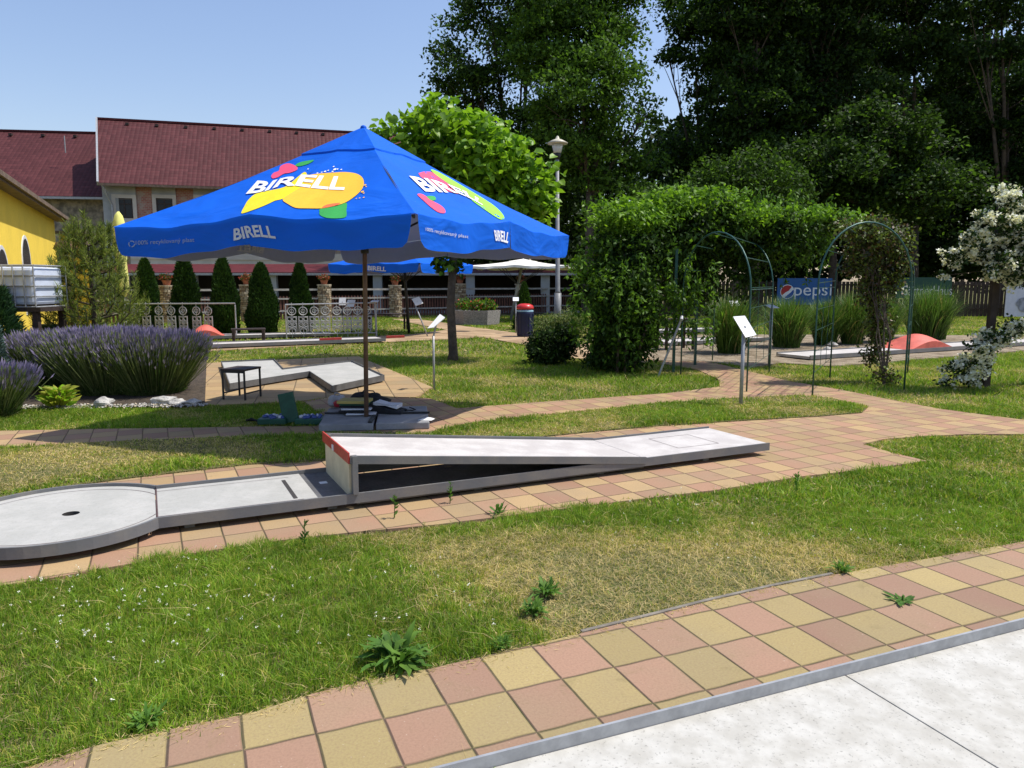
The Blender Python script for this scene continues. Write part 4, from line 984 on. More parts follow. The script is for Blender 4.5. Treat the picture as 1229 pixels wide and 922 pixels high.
# tables and chairs hints inside
for x in (255,380,520,600):
    q = wx(x,vy+1); tt = thing('veranda_table', 'wooden table inside the dark veranda, %s' % {255:'leftmost',380:'behind the third stone pillar',520:'behind the smaller blue parasol post',600:'below the white parasol'}[x], 'table', (q,vy+1,.1), 'tables inside the veranda')
    MB().box((q,vy+1,.86), (1.8,.8,.05)).build('table_top', M['railwood'], tt)
    for i in (-1,1):
        for j in (-1,1): MB().beam((q+i*.8,vy+1+j*.32,.1),(q+i*.8,vy+1+j*.32,.84), .06,.06).build('leg', M['darkwood'], tt)
# ============================================================ BUILDINGS
def window(parent, c, w_, h_, sill=True, d=.12):
    c = Vector(c); f = MB()
    for s_ in (-1,1): f.box(c+Vector((s_*(w_/2+.12),-.03,0)), (.24,.10,h_+.5)); f.box(c+Vector((0,-.03,s_*(h_/2+.12))), (w_-.002,.10,.24))
    fo = f.build('window', M['creamwall'], parent)
    MB().box(c+Vector((0,.02,0)), (w_,.03,h_)).build('pane', M['glass'], fo)
    g = MB()
    for q, s_ in (((0,-.01,0),(.08,.05,h_)),((0,-.012,h_*.22),(w_,.05,.07)),((-w_/2+.04,-.014,0),(.08,.05,h_)),((w_/2-.04,-.014,0),(.08,.05,h_)),((0,-.016,h_/2-.04),(w_,.05,.08)),((0,-.016,-h_/2+.04),(w_,.05,.08))): g.box(c+Vector(q), s_)
    g.build('frame', M['darkwood'], fo)
    if sill: MB().box(c+Vector((0,-.1,-h_/2-.30)), (w_+.7,.22,.12)).build('sill', M['creamwall'], fo)
def prismX(parent, nm, x0, x1, y0, y1, zE, zR, mat):   # gabled walls body
    ym = (y0+y1)/2
    vs = [(x,y,z) for x in (x0,x1) for y,z in ((y0,0),(y1,0),(y1,zE),(ym,zR),(y0,zE))]
    MB().add(vs, [(4,3,2,1,0),(5,6,7,8,9),(0,1,6,5),(1,2,7,6),(2,3,8,7),(3,4,9,8),(4,0,5,9)]).build(nm, mat, parent)
# main building, turned slightly so its roof line falls away to the right
def place(root, ang):
    root.rotation_euler = (0,0,ang)
bx = W(117,340,52); ang = R(16)
root = thing('main_building', 'large old brick building with a big red tiled roof and verge on its left end', 'building', (bx.x, 52, 0))
Lb = 22; zEb = H+(340-224)/F*52; zRb = H+(340-153)/F*57.5
o0 = Vector((bx.x,52,0))
prismX(root, 'wall', o0.x+.72, o0.x+Lb, 52, 63, zEb-.1, zRb-.25, M['brick'])
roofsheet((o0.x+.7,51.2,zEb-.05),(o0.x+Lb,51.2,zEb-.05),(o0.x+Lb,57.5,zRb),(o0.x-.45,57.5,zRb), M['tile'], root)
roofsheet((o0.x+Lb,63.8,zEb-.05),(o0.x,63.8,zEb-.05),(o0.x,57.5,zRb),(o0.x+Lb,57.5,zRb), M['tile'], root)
MB().beam((o0.x+.64,51.15,zEb-.1),(o0.x-.51,57.5,zRb+.02), .12,.30).build('verge_board', M['galv'], root)
MB().beam((o0.x+.7,51.1,zEb-.16),(o0.x+Lb,51.1,zEb-.16), .16,.16).build('gutter', M['brownwood'], root)
MB().beam((o0.x-.45,57.5,zRb+.04),(o0.x+Lb,57.5,zRb+.04), .25,.14).build('ridge_tiles', M['tile2'], root)
MB().box((o0.x+1.2,51.96,zEb/2), (.98,.14,zEb)).build('corner_quoin', M['plaster'], root)
MB().path([(o0.x+.9,51.1,zEb-.2),(o0.x+1.3,51.7,zEb-1.4),(o0.x+1.3,51.8,0)], .07, 8).build('downpipe', M['galv'], root)
for k, x in enumerate((160,207,255,303,350)):
    u_ = (x-614.5)/F; q = o0.x+(u_*52-o0.x)/(math.cos(ang)-u_*math.sin(ang)); zc = H+(340-253)/F*(52+(q-o0.x)*math.sin(ang))
    MB().box((q,51.96,(zEb+zc)/2+.3), (1.5,.12,zEb-zc-.6+.02)).build('plaster_panel', M['plaster'], root)
    window(root, (q,51.94,zc), 1.05, 1.35)
MB().box((o0.x+Lb/2+1.0,51.9,3.6), (Lb-2.4,.2,.5)).build('string_course', M['creamwall'], root)
MB().box((o0.x+Lb/2+1.0,51.93,1.7), (Lb-2.4,.12,3.3)).build('lower_wall', M['creamwall'], root)
for k in range(11):
    q = o0.x+1.6+k*2.0; f = .93; yy = 51.2+(6.3)*f; zz = zEb-.05+(zRb-zEb)*f
    MB().box((q,yy,zz+.10), (.22,.3,.16)).build('roof_vent', M['darkwood'], root)
for o_ in [root]: place(o_, ang)
# left wing
root = thing('left_wing_building', 'lower old building with a red tiled roof left of the main one', 'building', (bx.x-1.0, 55, 0))
zE2 = H+(340-241)/F*55; zR2 = H+(340-169)/F*61; xr = bx.x-.4; xl = xr-22
prismX(root, 'wall', xl, xr-.2, 55, 67, zE2-.1, zR2-.25, M['stonew'])
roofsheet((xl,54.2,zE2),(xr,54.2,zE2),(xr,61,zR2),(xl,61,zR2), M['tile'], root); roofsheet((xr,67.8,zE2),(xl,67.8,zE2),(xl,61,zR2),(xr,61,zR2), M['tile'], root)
MB().beam((xl,54.1,zE2-.12),(xr,54.1,zE2-.12), .16,.16).build('gutter', M['galv'], root)
MB().beam((xl,61,zR2+.04),(xr,61,zR2+.04), .25,.14).build('ridge_tiles', M['tile2'], root)
for k in range(9): MB().box((xr-1.8-k*2.3,54.2+6.8*.92,zE2+(zR2-zE2)*.92+.1), (.22,.3,.16)).build('roof_vent', M['darkwood'], root)
MB().path([(wx(112,58),57.0,zE2+3.4),(wx(112,58),57.0,zE2+4.6)], .04, 6).build('vent_pipe', M['galv'], root)
place(root, R(8))
# yellow building
ya = Vector((-10.86,15.9,0)); yb = Vector((wx(91,29.5),29.5,0)); yd = (yb-ya).normalized(); yn = Vector((yd.y,-yd.x,0))
ya = ya-yn*.38; yb = yb-yn*.38-yd*.5
ze = H+(340-262)/F*29.5
root = thing('yellow_building', 'yellow rendered building with small arched windows and a deep brown eave on the far left', 'building', yb)
Ly = (yb-ya).length; ya2 = ya-yd*4
wall = MB(); Q = [ya2, yb, yb-yn*7, ya2-yn*7]; wall.prism([tuple(q[:2]) for q in Q], 0, ze-.2); wall.build('wall', M['yellow'], root)
e0 = ya2+yn*.38; e1_ = yb+yn*.38+yd*.5; r0 = ya2-yn*3.5; r1 = yb-yn*3.5+yd*.5
roofsheet((e0.x,e0.y,ze),(e1_.x,e1_.y,ze),(r1.x,r1.y,ze+1.9),(r0.x,r0.y,ze+1.9), M['brownwood'], root, 'roof', .12)
roofsheet((e1_.x-yn.x*8.5,e1_.y-yn.y*8.5,ze),(e0.x-yn.x*8.5,e0.y-yn.y*8.5,ze),(r0.x,r0.y,ze+1.9),(r1.x,r1.y,ze+1.9), M['brownwood'], root, 'roof', .12)
MB().beam(e0+Vector((0,0,ze-.10)), e1_+Vector((0,0,ze-.10)), .12,.12).build('gutter', M['brownwood'], root)
MB().beam(e0-yn*.19+Vector((0,0,ze-.20)), e1_-yn*.19+Vector((0,0,ze-.20)), .34,.05).build('eave_boarding', M['brownwood'], root)
zA = H+(340-283)/F*30.2; MB().prism([(wx(80,30.2),30.2),(wx(113,30.2),30.2),(wx(113,31.5),31.5),(wx(80,31.5),31.5)], 0, zA).build('annex_wall', M['yellow'], root)
MB().box(((wx(80,30.2)+wx(114,30.2))/2,30.8,zA+.06), (wx(114,30.2)-wx(78,30.2),1.7,.12)).build('annex_roof', M['brownwood'], root)
for x, w_ in ((3,1.3),(32,1.35)):
    # find wall point seen at pixel x
    d = ray(x,320); den = d.x*yn.x+d.y*yn.y; tt = (ya.x*yn.x+ya.y*yn.y)/den; q = Vector((d.x*tt,d.y*tt,0)); D = q.y
    zt = H+(340-(299 if x==3 else 287))/F*D; zb = H-(375-340)/F*D*.2+.0; zb = max(.7, H-.9)
    def arch(w2, zt2, off, off0, nm, mat, par):
        mb = MB(); pts_ = [(-w2/2, zb-(.0)),(w2/2,zb)]+[(w2/2*math.cos(a), zt2-w2/2+w2/2*math.sin(a)) for a in np.linspace(0,PI,12)]
        n_ = len(pts_); mb.add([q+yd*a+yn*off+Vector((0,0,z)) for a,z in pts_]+[q+yd*a+yn*off0+Vector((0,0,z)) for a,z in pts_], [tuple(range(n_)), tuple(range(2*n_-1,n_-1,-1))]+[(i,(i+1)%n_,n_+(i+1)%n_,n_+i) for i in range(n_)])
        return mb.build(nm, mat, par)
    wf = arch(w_+.22, zt+.08, .02, -.05, 'arched_window', M['white'], root); arch(w_, zt-.02, .024, -.04, 'pane', M['glass'], wf)
# ============================================================ TANK, SMALL THINGS AT LEFT
tk = W(8,340,14.0); t = thing('water_tank', 'white plastic water tank in a grey steel cage on a dark stand', 'water tank', (tk.x,14.0,0))
zb_, zt_ = H-28/F*14, H+21/F*14
MB().box((tk.x,14.4,(zb_+zt_)/2), (1.08,.9,(zt_-zb_)-.06)).build('plastic_tank', surf('translucent_white_plastic', (.62,.68,.80), .4, .1, 3, bump=.2, bscale=5), t, bevel=.06)
mb = MB()
for z in np.linspace(zb_, zt_, 5): 
    for yy in (13.92,14.88): mb.path([(tk.x-.57,yy,z),(tk.x+.57,yy,z)], .015, 6)
    for s_ in (-.57,.57): mb.path([(tk.x+s_,13.92,z),(tk.x+s_,14.88,z)], .015, 6)
for k in range(7):
    x = tk.x-.57+k*.19
    for yy in (13.90,14.90): mb.path([(x,yy,zb_),(x,yy,zt_)], .013, 6)
mb.build('steel_cage', M['galv'], t)
for i in (-1,1):
    for j in (0,1): MB().beam((tk.x+i*.5,14.0+j*.8,0),(tk.x+i*.5,14.0+j*.8,zb_-.02), .1,.1).build('stand_leg', M['darkwood'], t)
MB().box((tk.x,14.4,zb_-.05), (1.3,1.0,.08)).build('stand_top', M['darkwood'], t)
q = W(39,340,14.9); q.z = 0
for i,(dx,m_,lab) in enumerate(((0,'whitefolder','pale sack leaning under the water tank'),)):
    t = thing('sack', lab, 'sack', q); MB().blob(q+Vector((0,.0,.34)), (.20,.18,.36), 4, .12, 14).build('sack_body', M['creamwall'], t, smooth=True); MB().lathe(q+Vector((0,0,.66)), [(.05,0),(.12,.10),(.02,.08)], 10, jit=.2).build('sack_neck', M['creamwall'], t)
q = W(57,395,15.2); t = thing('green_crate', 'small dark green plastic crate beside the pine, under the tank', 'crate', (q.x,15.2,0)); MB().box((q.x,15.2,.55), (.34,.3,.55)).build('crate_body', M['casegreen'], t, bevel=.02); MB().box((q.x,15.2,.85), (.40,.36,.05)).build('crate_rim', M['casegreen'], t, bevel=.01); MB().box((q.x,15.2,.135), (.30,.28,.27)).build('crate_foot', M['darkwood'], t)
# brown mushroom-like bird feeder
q = W(78,290,17.6); t = thing('bird_feeder', 'brown wooden bird feeder with a domed roof standing behind the young pine', 'bird feeder', (q.x,17.6,0))
zt_ = W(78,289,17.6).z
MB().path([(q.x+.1,17.6,0),(q.x-.02,17.6,zt_-.2)], .06, 8).build('post', M['bark'], t, smooth=True)
MB().lathe((q.x,17.6,zt_), [(.02,-.17),(.24,-.20),(.25,-.17),(.19,-.04),(.08,0),(.01,.02)], 16).build('domed_roof', surf('brown_shingle', (.13,.065,.035), .8, .3), t, smooth=True)
MB().lathe((q.x,17.6,zt_-.36), [(.05,-.03),(.16,0),(.16,.03)], 14).build('feeding_tray', M['cream'], t)
# ============================================================ ORNAMENTAL RAILINGS
def torus(mb, c, r, tr, d, n=(0,0,1), seg=14):
    pts_ = [Vector(c)+d*(r*math.cos(a))+Vector((0,0,r*math.sin(a))) for a in np.linspace(0,2*PI,seg)]; mb.path(pts_, tr, 5, cap=False)
def railing(label, A, B, xs, zt, lastleg):
    A = Vector((A.x,A.y,0)); B = Vector((B.x,B.y,0)); d = (B-A).normalized(); t = thing('ornamental_railing', label, 'railing', (A+B)/2, 'railings with white cast panels')
    MB().path([A+Vector((0,0,zt)), B+Vector((0,0,zt+.04))], .022, 8).build('top_rail', M['galv'], t)
    MB().path([A+Vector((0,0,.12)), B+Vector((0,0,.12))], .018, 8).build('bottom_rail', M['galv'], t)
    for q in lastleg: MB().path([q+Vector((0,0,-.05)), q+Vector((0,0,zt))], .022, 8).build('post', M['galv'], t)
    for x in xs:
        # point on the line at pixel column x
        u = (x-614.5)/F; tt = (A.x-u*A.y)/(u*d.y-d.x); c = A+d*tt; mb = MB()
        mb.path([c+Vector((0,0,.02)), c+Vector((0,0,zt+.06))], .012, 5)
        torus(mb, c+Vector((0,0,zt-.20)), .125, .018, d); torus(mb, c+Vector((0,0,zt-.20)), .06, .013, d)
        for z in (.30,.47): 
            for s_ in (-1,1): torus(mb, c+d*(s_*.075)+Vector((0,0,z+.12)), .06, .014, d, seg=10); torus(mb, c+d*(s_*.07)+Vector((0,0,z)), .045, .012, d, seg=10)
        torus(mb, c+Vector((0,0,.22)), .10, .016, d)
        for z in (.34,.52,.66): mb.path([c-d*.14+Vector((0,0,z)), c+d*.14+Vector((0,0,z))], .014, 5)
        for s_ in (-1,1): mb.path([c+d*(s_*.14)+Vector((0,0,.2)), c+d*(s_*.14)+Vector((0,0,.68))], .013, 5)
        mb.build('cast_panel', M['whiteiron'], t)
a = G(150,404); b = G(284,406); railing('left ornamental railing with white cast iron panels behind the lavender', a, b, (163,177,192,207,221,237,251), 1.04, (Vector((b.x,b.y,0)), Vector((a.x,a.y,0))))
a = G(344,406); b = G(452,404); railing('right ornamental railing with white cast iron panels behind the parasol pole', a, b, (351,364.6,378,391,405,417.5,430,441), 1.04, (Vector((a.x,a.y,0)), Vector((b.x,b.y,0))))
# ============================================================ GARDEN ARCHES
def hoop(P_, Q_, zt, r, nm, parent, mat='greenmetal'):
    P_ = Vector((P_.x,P_.y,0)); Q_ = Vector((Q_.x,Q_.y,0)); d = Q_-P_; wd = d.length; c = (P_+Q_)/2; rz_ = min(wd/2, .95); zs = zt-rz_
    pts_ = [P_-Vector((0,0,.1)), P_+Vector((0,0,zs*.5)), P_+Vector((0,0,zs))]+[c+d.normalized()*(-wd/2*math.cos(a))+Vector((0,0,zs+rz_*math.sin(a))) for a in np.linspace(0,PI,18)[1:-1]]+[Q_+Vector((0,0,zs)), Q_+Vector((0,0,zs*.5)), Q_-Vector((0,0,.1))]
    MB().path(pts_, r, 8).build(nm, M[mat], parent, smooth=True); return pts_
def garden_arch(label, a, b, c, d, zt):
    t = thing('garden_arch', label, 'garden arch', ((Vector(a)+Vector(b))/2), 'green metal garden arches')
    p = hoop(a, b, zt, .014, 'hoop', t); q = hoop(c, d, zt, .014, 'hoop', t)
    n = len(p)
    for i in range(2, n-2, 3): MB().path([p[i], q[i]], .007, 6).build('cross_bar', M['greenmetal'], t)
    for sgn, i0, i1 in ((0,0,2),(1,-1,-3)):
        for z in np.arange(.35,1.7,.32):
            A = Vector((p[i0].x,p[i0].y,z)); B = Vector((q[i0].x,q[i0].y,z)); MB().path([A,B], .0045, 5).build('side_bar', M['greenmetal'], t)
        for k in (.33,.66):
            A = Vector((p[i0].x,p[i0].y,0)).lerp(Vector((q[i0].x,q[i0].y,0)),k); MB().path([A+Vector((0,0,.35)), A+Vector((0,0,1.75))], .0045, 5).build('side_bar', M['greenmetal'], t)
    return t
garden_arch('right hand green metal garden arch with a climber on its right side', G(975,475), G(1085,468), G(996,453), G(1089,449), 2.62)
garden_arch('left hand green metal garden arch half buried in the bright vine', G(896,470), G(817,450), G(923,446), G(855,433), 2.55)
t = thing('vine_prop', 'thin leaning grey pole propping up the bright vine', 'pole', (G(790,450)))
MB().path([G(790,452), W(817,385,13.6)], .02, 8).build('prop_pole', M['galv'], t)
MB().path([W(817,384,13.6)-Vector((0,.05,0)), W(817,384,13.6)+Vector((0.03,.05,.05))], .03, 8).build('prop_fork', M['galv'], t)
# ============================================================ RIGHT FENCE AND BANNERS
fy_ = 37.5; fx0, fx1 = wx(790,fy_), wx(1330,fy_); nbay = 9; bw = (fx1-fx0)/nbay
for bidx in range(nbay):
    xa = fx0+bidx*bw; mid = (xa+bw/2); pxm = 614.5+mid/fy_*F
    t = thing('dark_picket_fence', 'dark brown picket fence bay at the back right, number %s from the left' % ['one','two','three','four','five','six','seven','eight','nine'][bidx], 'fence', (xa+bw/2,fy_,0), 'dark picket fence along the back right edge')
    t['label'] = 'dark brown picket fence bay ' + ['behind the leafy pergola','behind the left garden arch','left of the blue banner','behind the blue banner','between the blue and green banners','left part behind the green banner','behind the right ornamental grass','left of the white banner','behind the white banner'][bidx]
    for z in (.45,1.62): MB().beam((xa,fy_-.03,z),(xa+bw,fy_-.03,z), .04,.07).build('rail', M['fencedark'], t)
    MB().beam((xa,fy_+.04,0),(xa,fy_+.04,1.9), .1,.1).build('post', M['fencedark'], t)
    nb = 13
    for k in range(nb): MB().box((xa+(k+.5)*bw/nb, fy_+.0, .92), (.155,.022,1.72)).build('picket', M['fencedark'], t)
def banner(label, x0, x1, y0, y1, D, mat, cat='banner'):
    a = W(x0,y1,D); b = W(x1,y0,D); t = thing('banner', label, cat, ((a.x+b.x)/2, D, a.z)); MB().box(((a.x+b.x)/2, D, (a.z+b.z)/2), (b.x-a.x,.03,b.z-a.z)).build('banner_sheet', mat, t)
    for x in (a.x+.03,b.x-.03): MB().beam((x,D+.05,0),(x,D+.05,b.z), .05,.05).build('banner_post', M['fencedark'], t)
    return t, a, b
t, a, b = banner('blue advertising banner with a round red white and blue emblem on the back fence', 932, 999, 334, 366, fy_-.25, plain('banner_blue', (.012,.10,.32), .5))
k = fy_/F; yf = fy_-.25-.017
flat_text('lettering', 'pepsi', (a.x+(952-932)*k, yf, H+(340-359)*k+.0), (1,0,0), (0,0,1), 44*k, 19*k*.93, (0,-1,0), M['pw'], t, .004, offset=.0)
cx, cz, r = a.x+(945-932-3.5)*k+.1, H-10*k, 7.6*k
def emblem(nm, pts_, mat, off): MB().add([(cx+u*r, yf-off, cz+v*r) for u,v in pts_], [tuple(range(len(pts_)))]).build(nm, mat, t)
circ = lambda a0_,a1_,n=20,rr=1: [(rr*math.cos(x), rr*math.sin(x)) for x in np.linspace(a0_,a1_,n)]
emblem('emblem_disc', circ(0,2*PI,32,1.1)[:-1], M['pw'], .004)
emblem('emblem_red', circ(R(50),R(215),20)+[(-.3,-.1),(.2,.15)], plain('emblem_red_paint', (.45,.03,.03)), .007)
emblem('emblem_blue', circ(R(245),R(380),20)+[(.5,-.15),(.1,-.45)], plain('emblem_blue_paint', (.02,.08,.35)), .007)
t, a, b = banner('dark green banner with pale lettering behind the ornamental grass', 1075, 1143, 333, 358, fy_-.22, plain('banner_green', (.008,.06,.04), .5))
yf = fy_-.22-.017
flat_text('lettering', 'GärtnerHaus', (a.x+.25, yf, H+(340-354)*k), (1,0,0), (0,0,1), 60*k, 11*k, (0,-1,0), M['pgrey2'], t, .004, offset=.0)
t, a, b = banner('white banner with a grey round drawing at the right edge of the photo', 1205, 1262, 343, 380, 36.5, plain('banner_white', (.58,.58,.66), .6))
mb = MB(); kk = 36.5/F
for q in range(9): mb.add([(wx(1222,36.5)+rr*kk*6*math.cos(x)+q%3*.1, 36.48-.004*q, H-29*kk+.10*(q%4)+rr*kk*4*math.sin(x)) for x in np.linspace(0,2*PI,14)[:-1] for rr in (.5+.1*q,)], [tuple(range(13))])
for q in range(0): pass
mb.build('grey_drawing', surf('grey_print', (.30,.31,.36), .8, .5, 3, bump=0), t)
# ============================================================ TREES
def bgtree(name, label, bx_, D, lobes, nleaf, ls=.24, lm=('dk1','dk2','dk3'), pr=(.5,.25,.25), tr=.3, cr=.62, **kw):
    kw.setdefault('clump', 200); cr = .80; kw.setdefault('shell', .62); ls = ls*.92; nleaf = int(nleaf*1.35)
    b = W(bx_, 340, D); return tree(name, label, (b.x, D, 0), [px2w(x,y,D+dz,rx,ry,w=None) for x,y,dz,rx,ry in lobes], nleaf, ls, [L[k] for k in lm], list(pr), tr, cr, group='tall trees behind the golf course', **kw)
bgtree('tall_tree', 'ragged dark tree at the left end of the tree row, above the catalpa', 628, 46, [(560,78,0,38,36),(590,20,1,50,38),(628,70,0,42,50),(575,140,-1,40,36),(640,-20,0,55,45),(625,175,0,55,40),(600,100,1,30,30),(640,240,0,60,45),(585,215,0,45,40),(560,110,0,34,34)], 30000, .26)
bgtree('tall_tree', 'big mid green tree with the brightest crown, behind the lamp post', 704, 42, [(695,40,0,62,55),(735,90,-1,42,52),(700,120,-2,60,60),(745,20,0,38,45),(660,60,0,45,50),(742,185,0,38,34),(700,200,1,55,40),(755,215,1,50,45),(670,150,1,40,45),(775,140,0,20,24),(690,-40,0,80,50)], 42000, .24, ('dk3','dk1','v2'), (.55,.15,.30))
bgtree('tall_tree', 'thin tree with see-through crown, right of the gap of sky', 838, 47, [(832,15,0,38,36),(850,70,0,36,40),(822,185,0,28,28),(842,135,0,26,30),(800,60,0,16,18),(850,210,0,40,40),(868,20,0,40,40)], 15000, .25, tr=.2)
bgtree('tall_tree', 'dark broad tree above the bright vine', 905, 44, [(905,40,0,55,60),(900,120,0,55,55),(940,180,1,60,50),(880,190,0,40,45),(910,-20,0,70,50),(890,250,2,60,45)], 36000, .26, ('dk1','dk2','dk3'), (.5,.35,.15))
bgtree('tall_tree', 'very dark tall tree above the right hand garden arch', 1000, 45, [(985,30,0,60,60),(1010,110,0,60,60),(960,100,1,50,50),(1010,-30,0,80,50),(1000,190,3,70,60),(1000,270,3,70,50)], 36000, .26, ('dk1','dk2','dk3'), (.32,.62,.06))
bgtree('tall_tree', 'dark tree with an even crown reaching out of frame, behind the green banner', 1095, 46, [(1080,40,0,65,60),(1110,110,1,70,60),(1100,-30,0,80,50),(1120,200,3,80,60),(1110,280,3,80,50)], 36000, .26, ('dk1','dk2','dk3'), (.32,.62,.06))
bgtree('tall_tree', 'rightmost dark tall tree, above the white flowering bush', 1195, 44, [(1180,30,0,65,60),(1210,110,1,70,60),(1200,-30,0,80,50),(1220,200,2,90,60),(1190,285,2,80,50),(1290,80,0,80,80),(1300,220,0,90,80)], 42000, .26, ('dk1','dk2','dk3'), (.3,.65,.05))
bgtree('low_tree', 'round headed lower tree with a domed crown above the right arch', 1040, 37, [(1045,165,0,58,34),(1000,200,-1,50,30),(975,228,0,34,24),(1095,205,1,52,34),(1020,150,1,30,20),(1075,160,-1,36,24),(1040,235,1,80,36),(1130,235,1,40,36)], 26000, .24, ('dk3','dk1','dk2'), (.12,.48,.40), tr=.22, cr=.6, up=1.2)
bgtree('low_tree', 'bushy lower tree behind the bright vine, left of the domed one', 885, 33, [(885,215,0,42,30),(850,245,0,40,30),(920,250,0,45,36),(800,262,0,45,30)], 14000, .18, ('dk3','dk1'), (.25,.75), tr=.15)
# the wood behind, that reads as one dark mass
wl = []
for i in range(34):
    x = 560+i*24+random.uniform(-8,8); y = random.choice((60,150,240,290,305)) if x > 880 else random.choice((200,255,300)); wl.append(px2w(x, y, 58+random.uniform(-4,6), 50, 52))
for i in range(26): x = 690+i*24; wl.append(px2w(x, 305, 50, 34, 30)); 
for i in range(20): x = 880+i*20; wl.append(px2w(x, random.uniform(0,260), 56, 46, 60))
wl += [(l[0],l[1],max(l[2],l[5]*.5),l[3],l[4],l[5]) for l in []]
P = blobpts(wl, 90000, 20, .9, .5); P = P[P[:,2]>.1]
tag(leaves('distant_wood', P, .5, [L['dk2'],L['dk1']], None, .7, .5, .2, [.7,.3]), 'dark wood behind the tall trees, reading as one mass', 'wood', kind='stuff')
# catalpa
b = G(543,432); b.z = 0; D = b.y
lob = [px2w(x,y,D+dz,rx,ry) for x,y,dz,rx,ry in ((545,160,0,52,32),(510,150,.4,34,24),(590,190,-.3,52,36),(625,225,0,42,34),(645,250,.1,24,24),(560,215,.2,60,40),(500,200,.6,50,36),(455,158,.3,16,7),(600,250,.3,50,30),(520,240,.5,50,30))]
t = thing('catalpa_tree', 'light green broad leaved catalpa tree with a thin dark trunk', 'tree', b)
mb = MB(); fk = Vector((b.x+.05,b.y,2.35)); mb.path([b-Vector((0,0,.1)), b+Vector((.02,0,.15)), b+Vector((-.03,0,1.2)), fk], [.15,.105,.09,.085], 12)
for l in lob:
    e = Vector(l[:3]); m_ = fk.lerp(e,.5)+Vector((0,0,.25)); mb.path([fk-Vector((0,0,.1)), m_, e], [.055,.035,.012], 7)
    for k in range(5): q = e+Vector((random.uniform(-1,1)*l[3]*.8, random.uniform(-1,1)*l[4]*.8, random.uniform(-.5,.8)*l[5])); mb.path([m_.lerp(e,.6), q], [.018,.006], 5)
mb.build('trunk', M['bark'], t, smooth=True)
P = blobpts(lob, 8000, 9, .20, .66, .6); leaves('crown', P, .185, [L['cat1'],L['cat2']], t, .82, 1.3, .5, [.62,.38], 'heart')
P = blobpts([(b.x-.05,b.y,2.15,.40,.3,.22,1)], 110, 7, .10); leaves('low_shoots', P, .15, [L['sh1'],L['cat2']], t, .8, 1, .8, [.7,.3], 'heart')
# thujas
tb = None
labs = ['left of the first stone pillar, partly behind the pine','second from the left, broad, right of the first pillar','third from the left, narrow topped','fourth from the left, behind the end of the low bench','fifth, at the left end of the right railing']
for i,(x,yt,hw,yb_) in enumerate(((179,314,15,402),(225,309,17,401),(271,312,17,402),(316,319,18,401),(362,318,13.5,400))):
    b = G(x,yb_); D = b.y; k = D/F; h_ = (yb_-yt)*k*.99; t = thing('thuja', 'dark green cone shaped thuja '+labs[i], 'thuja', (b.x,b.y,0), 'thujas in a row before the picket fence')
    n = 16000; z = rng.random(n)**1.25; a = rng.uniform(0,2*PI,n); rr = hw*k*np.where(z<.25, .82+.72*z, (1-z)**.55*1.17)*(1+.10*np.sin(3*a+9*z+i)+.07*np.sin(5*a-14*z)) * (1-.42*rng.random(n)**2.2)
    P = np.stack([b.x+rr*np.cos(a), b.y+rr*np.sin(a), z*h_+.03],1); dd = np.stack([np.cos(a)*.55, np.sin(a)*.55, np.full(n,1.0)],1)+rng.normal(size=(n,3))*.3
    leaves('foliage', P, .10, [L['thu1'],L['thu2']], t, .42, 0, 0, [.6,.4], dirs=dd); MB().path([(b.x,b.y,-.05),(b.x,b.y,h_*.8)], [.07,.02], 8).build('trunk', M['bark'], t)
b = G(632,402); b.y += 3; b.x = wx(629,b.y); h_ = 1.7-1/F*b.y; n = 5000; z = rng.random(n)**1.3; a = rng.uniform(0,2*PI,n); rr = .42*(1-z)**.7*(.6+.4*rng.random(n))
t = thing('thuja', 'small bright thuja just behind the dark blue litter bin', 'thuja', (b.x,b.y,0)); P = np.stack([b.x+rr*np.cos(a), b.y+rr*np.sin(a), z*h_],1)
leaves('foliage', P, .10, [L['v2'],L['thu1']], t, .45, 0, 0, [.5,.5], dirs=np.stack([np.cos(a)*.5,np.sin(a)*.5,np.ones(n)],1)+rng.normal(size=(n,3))*.3); MB().path([(b.x,b.y,-.05),(b.x,b.y,h_*.7)], [.05,.02], 8).build('trunk', M['bark'], t)
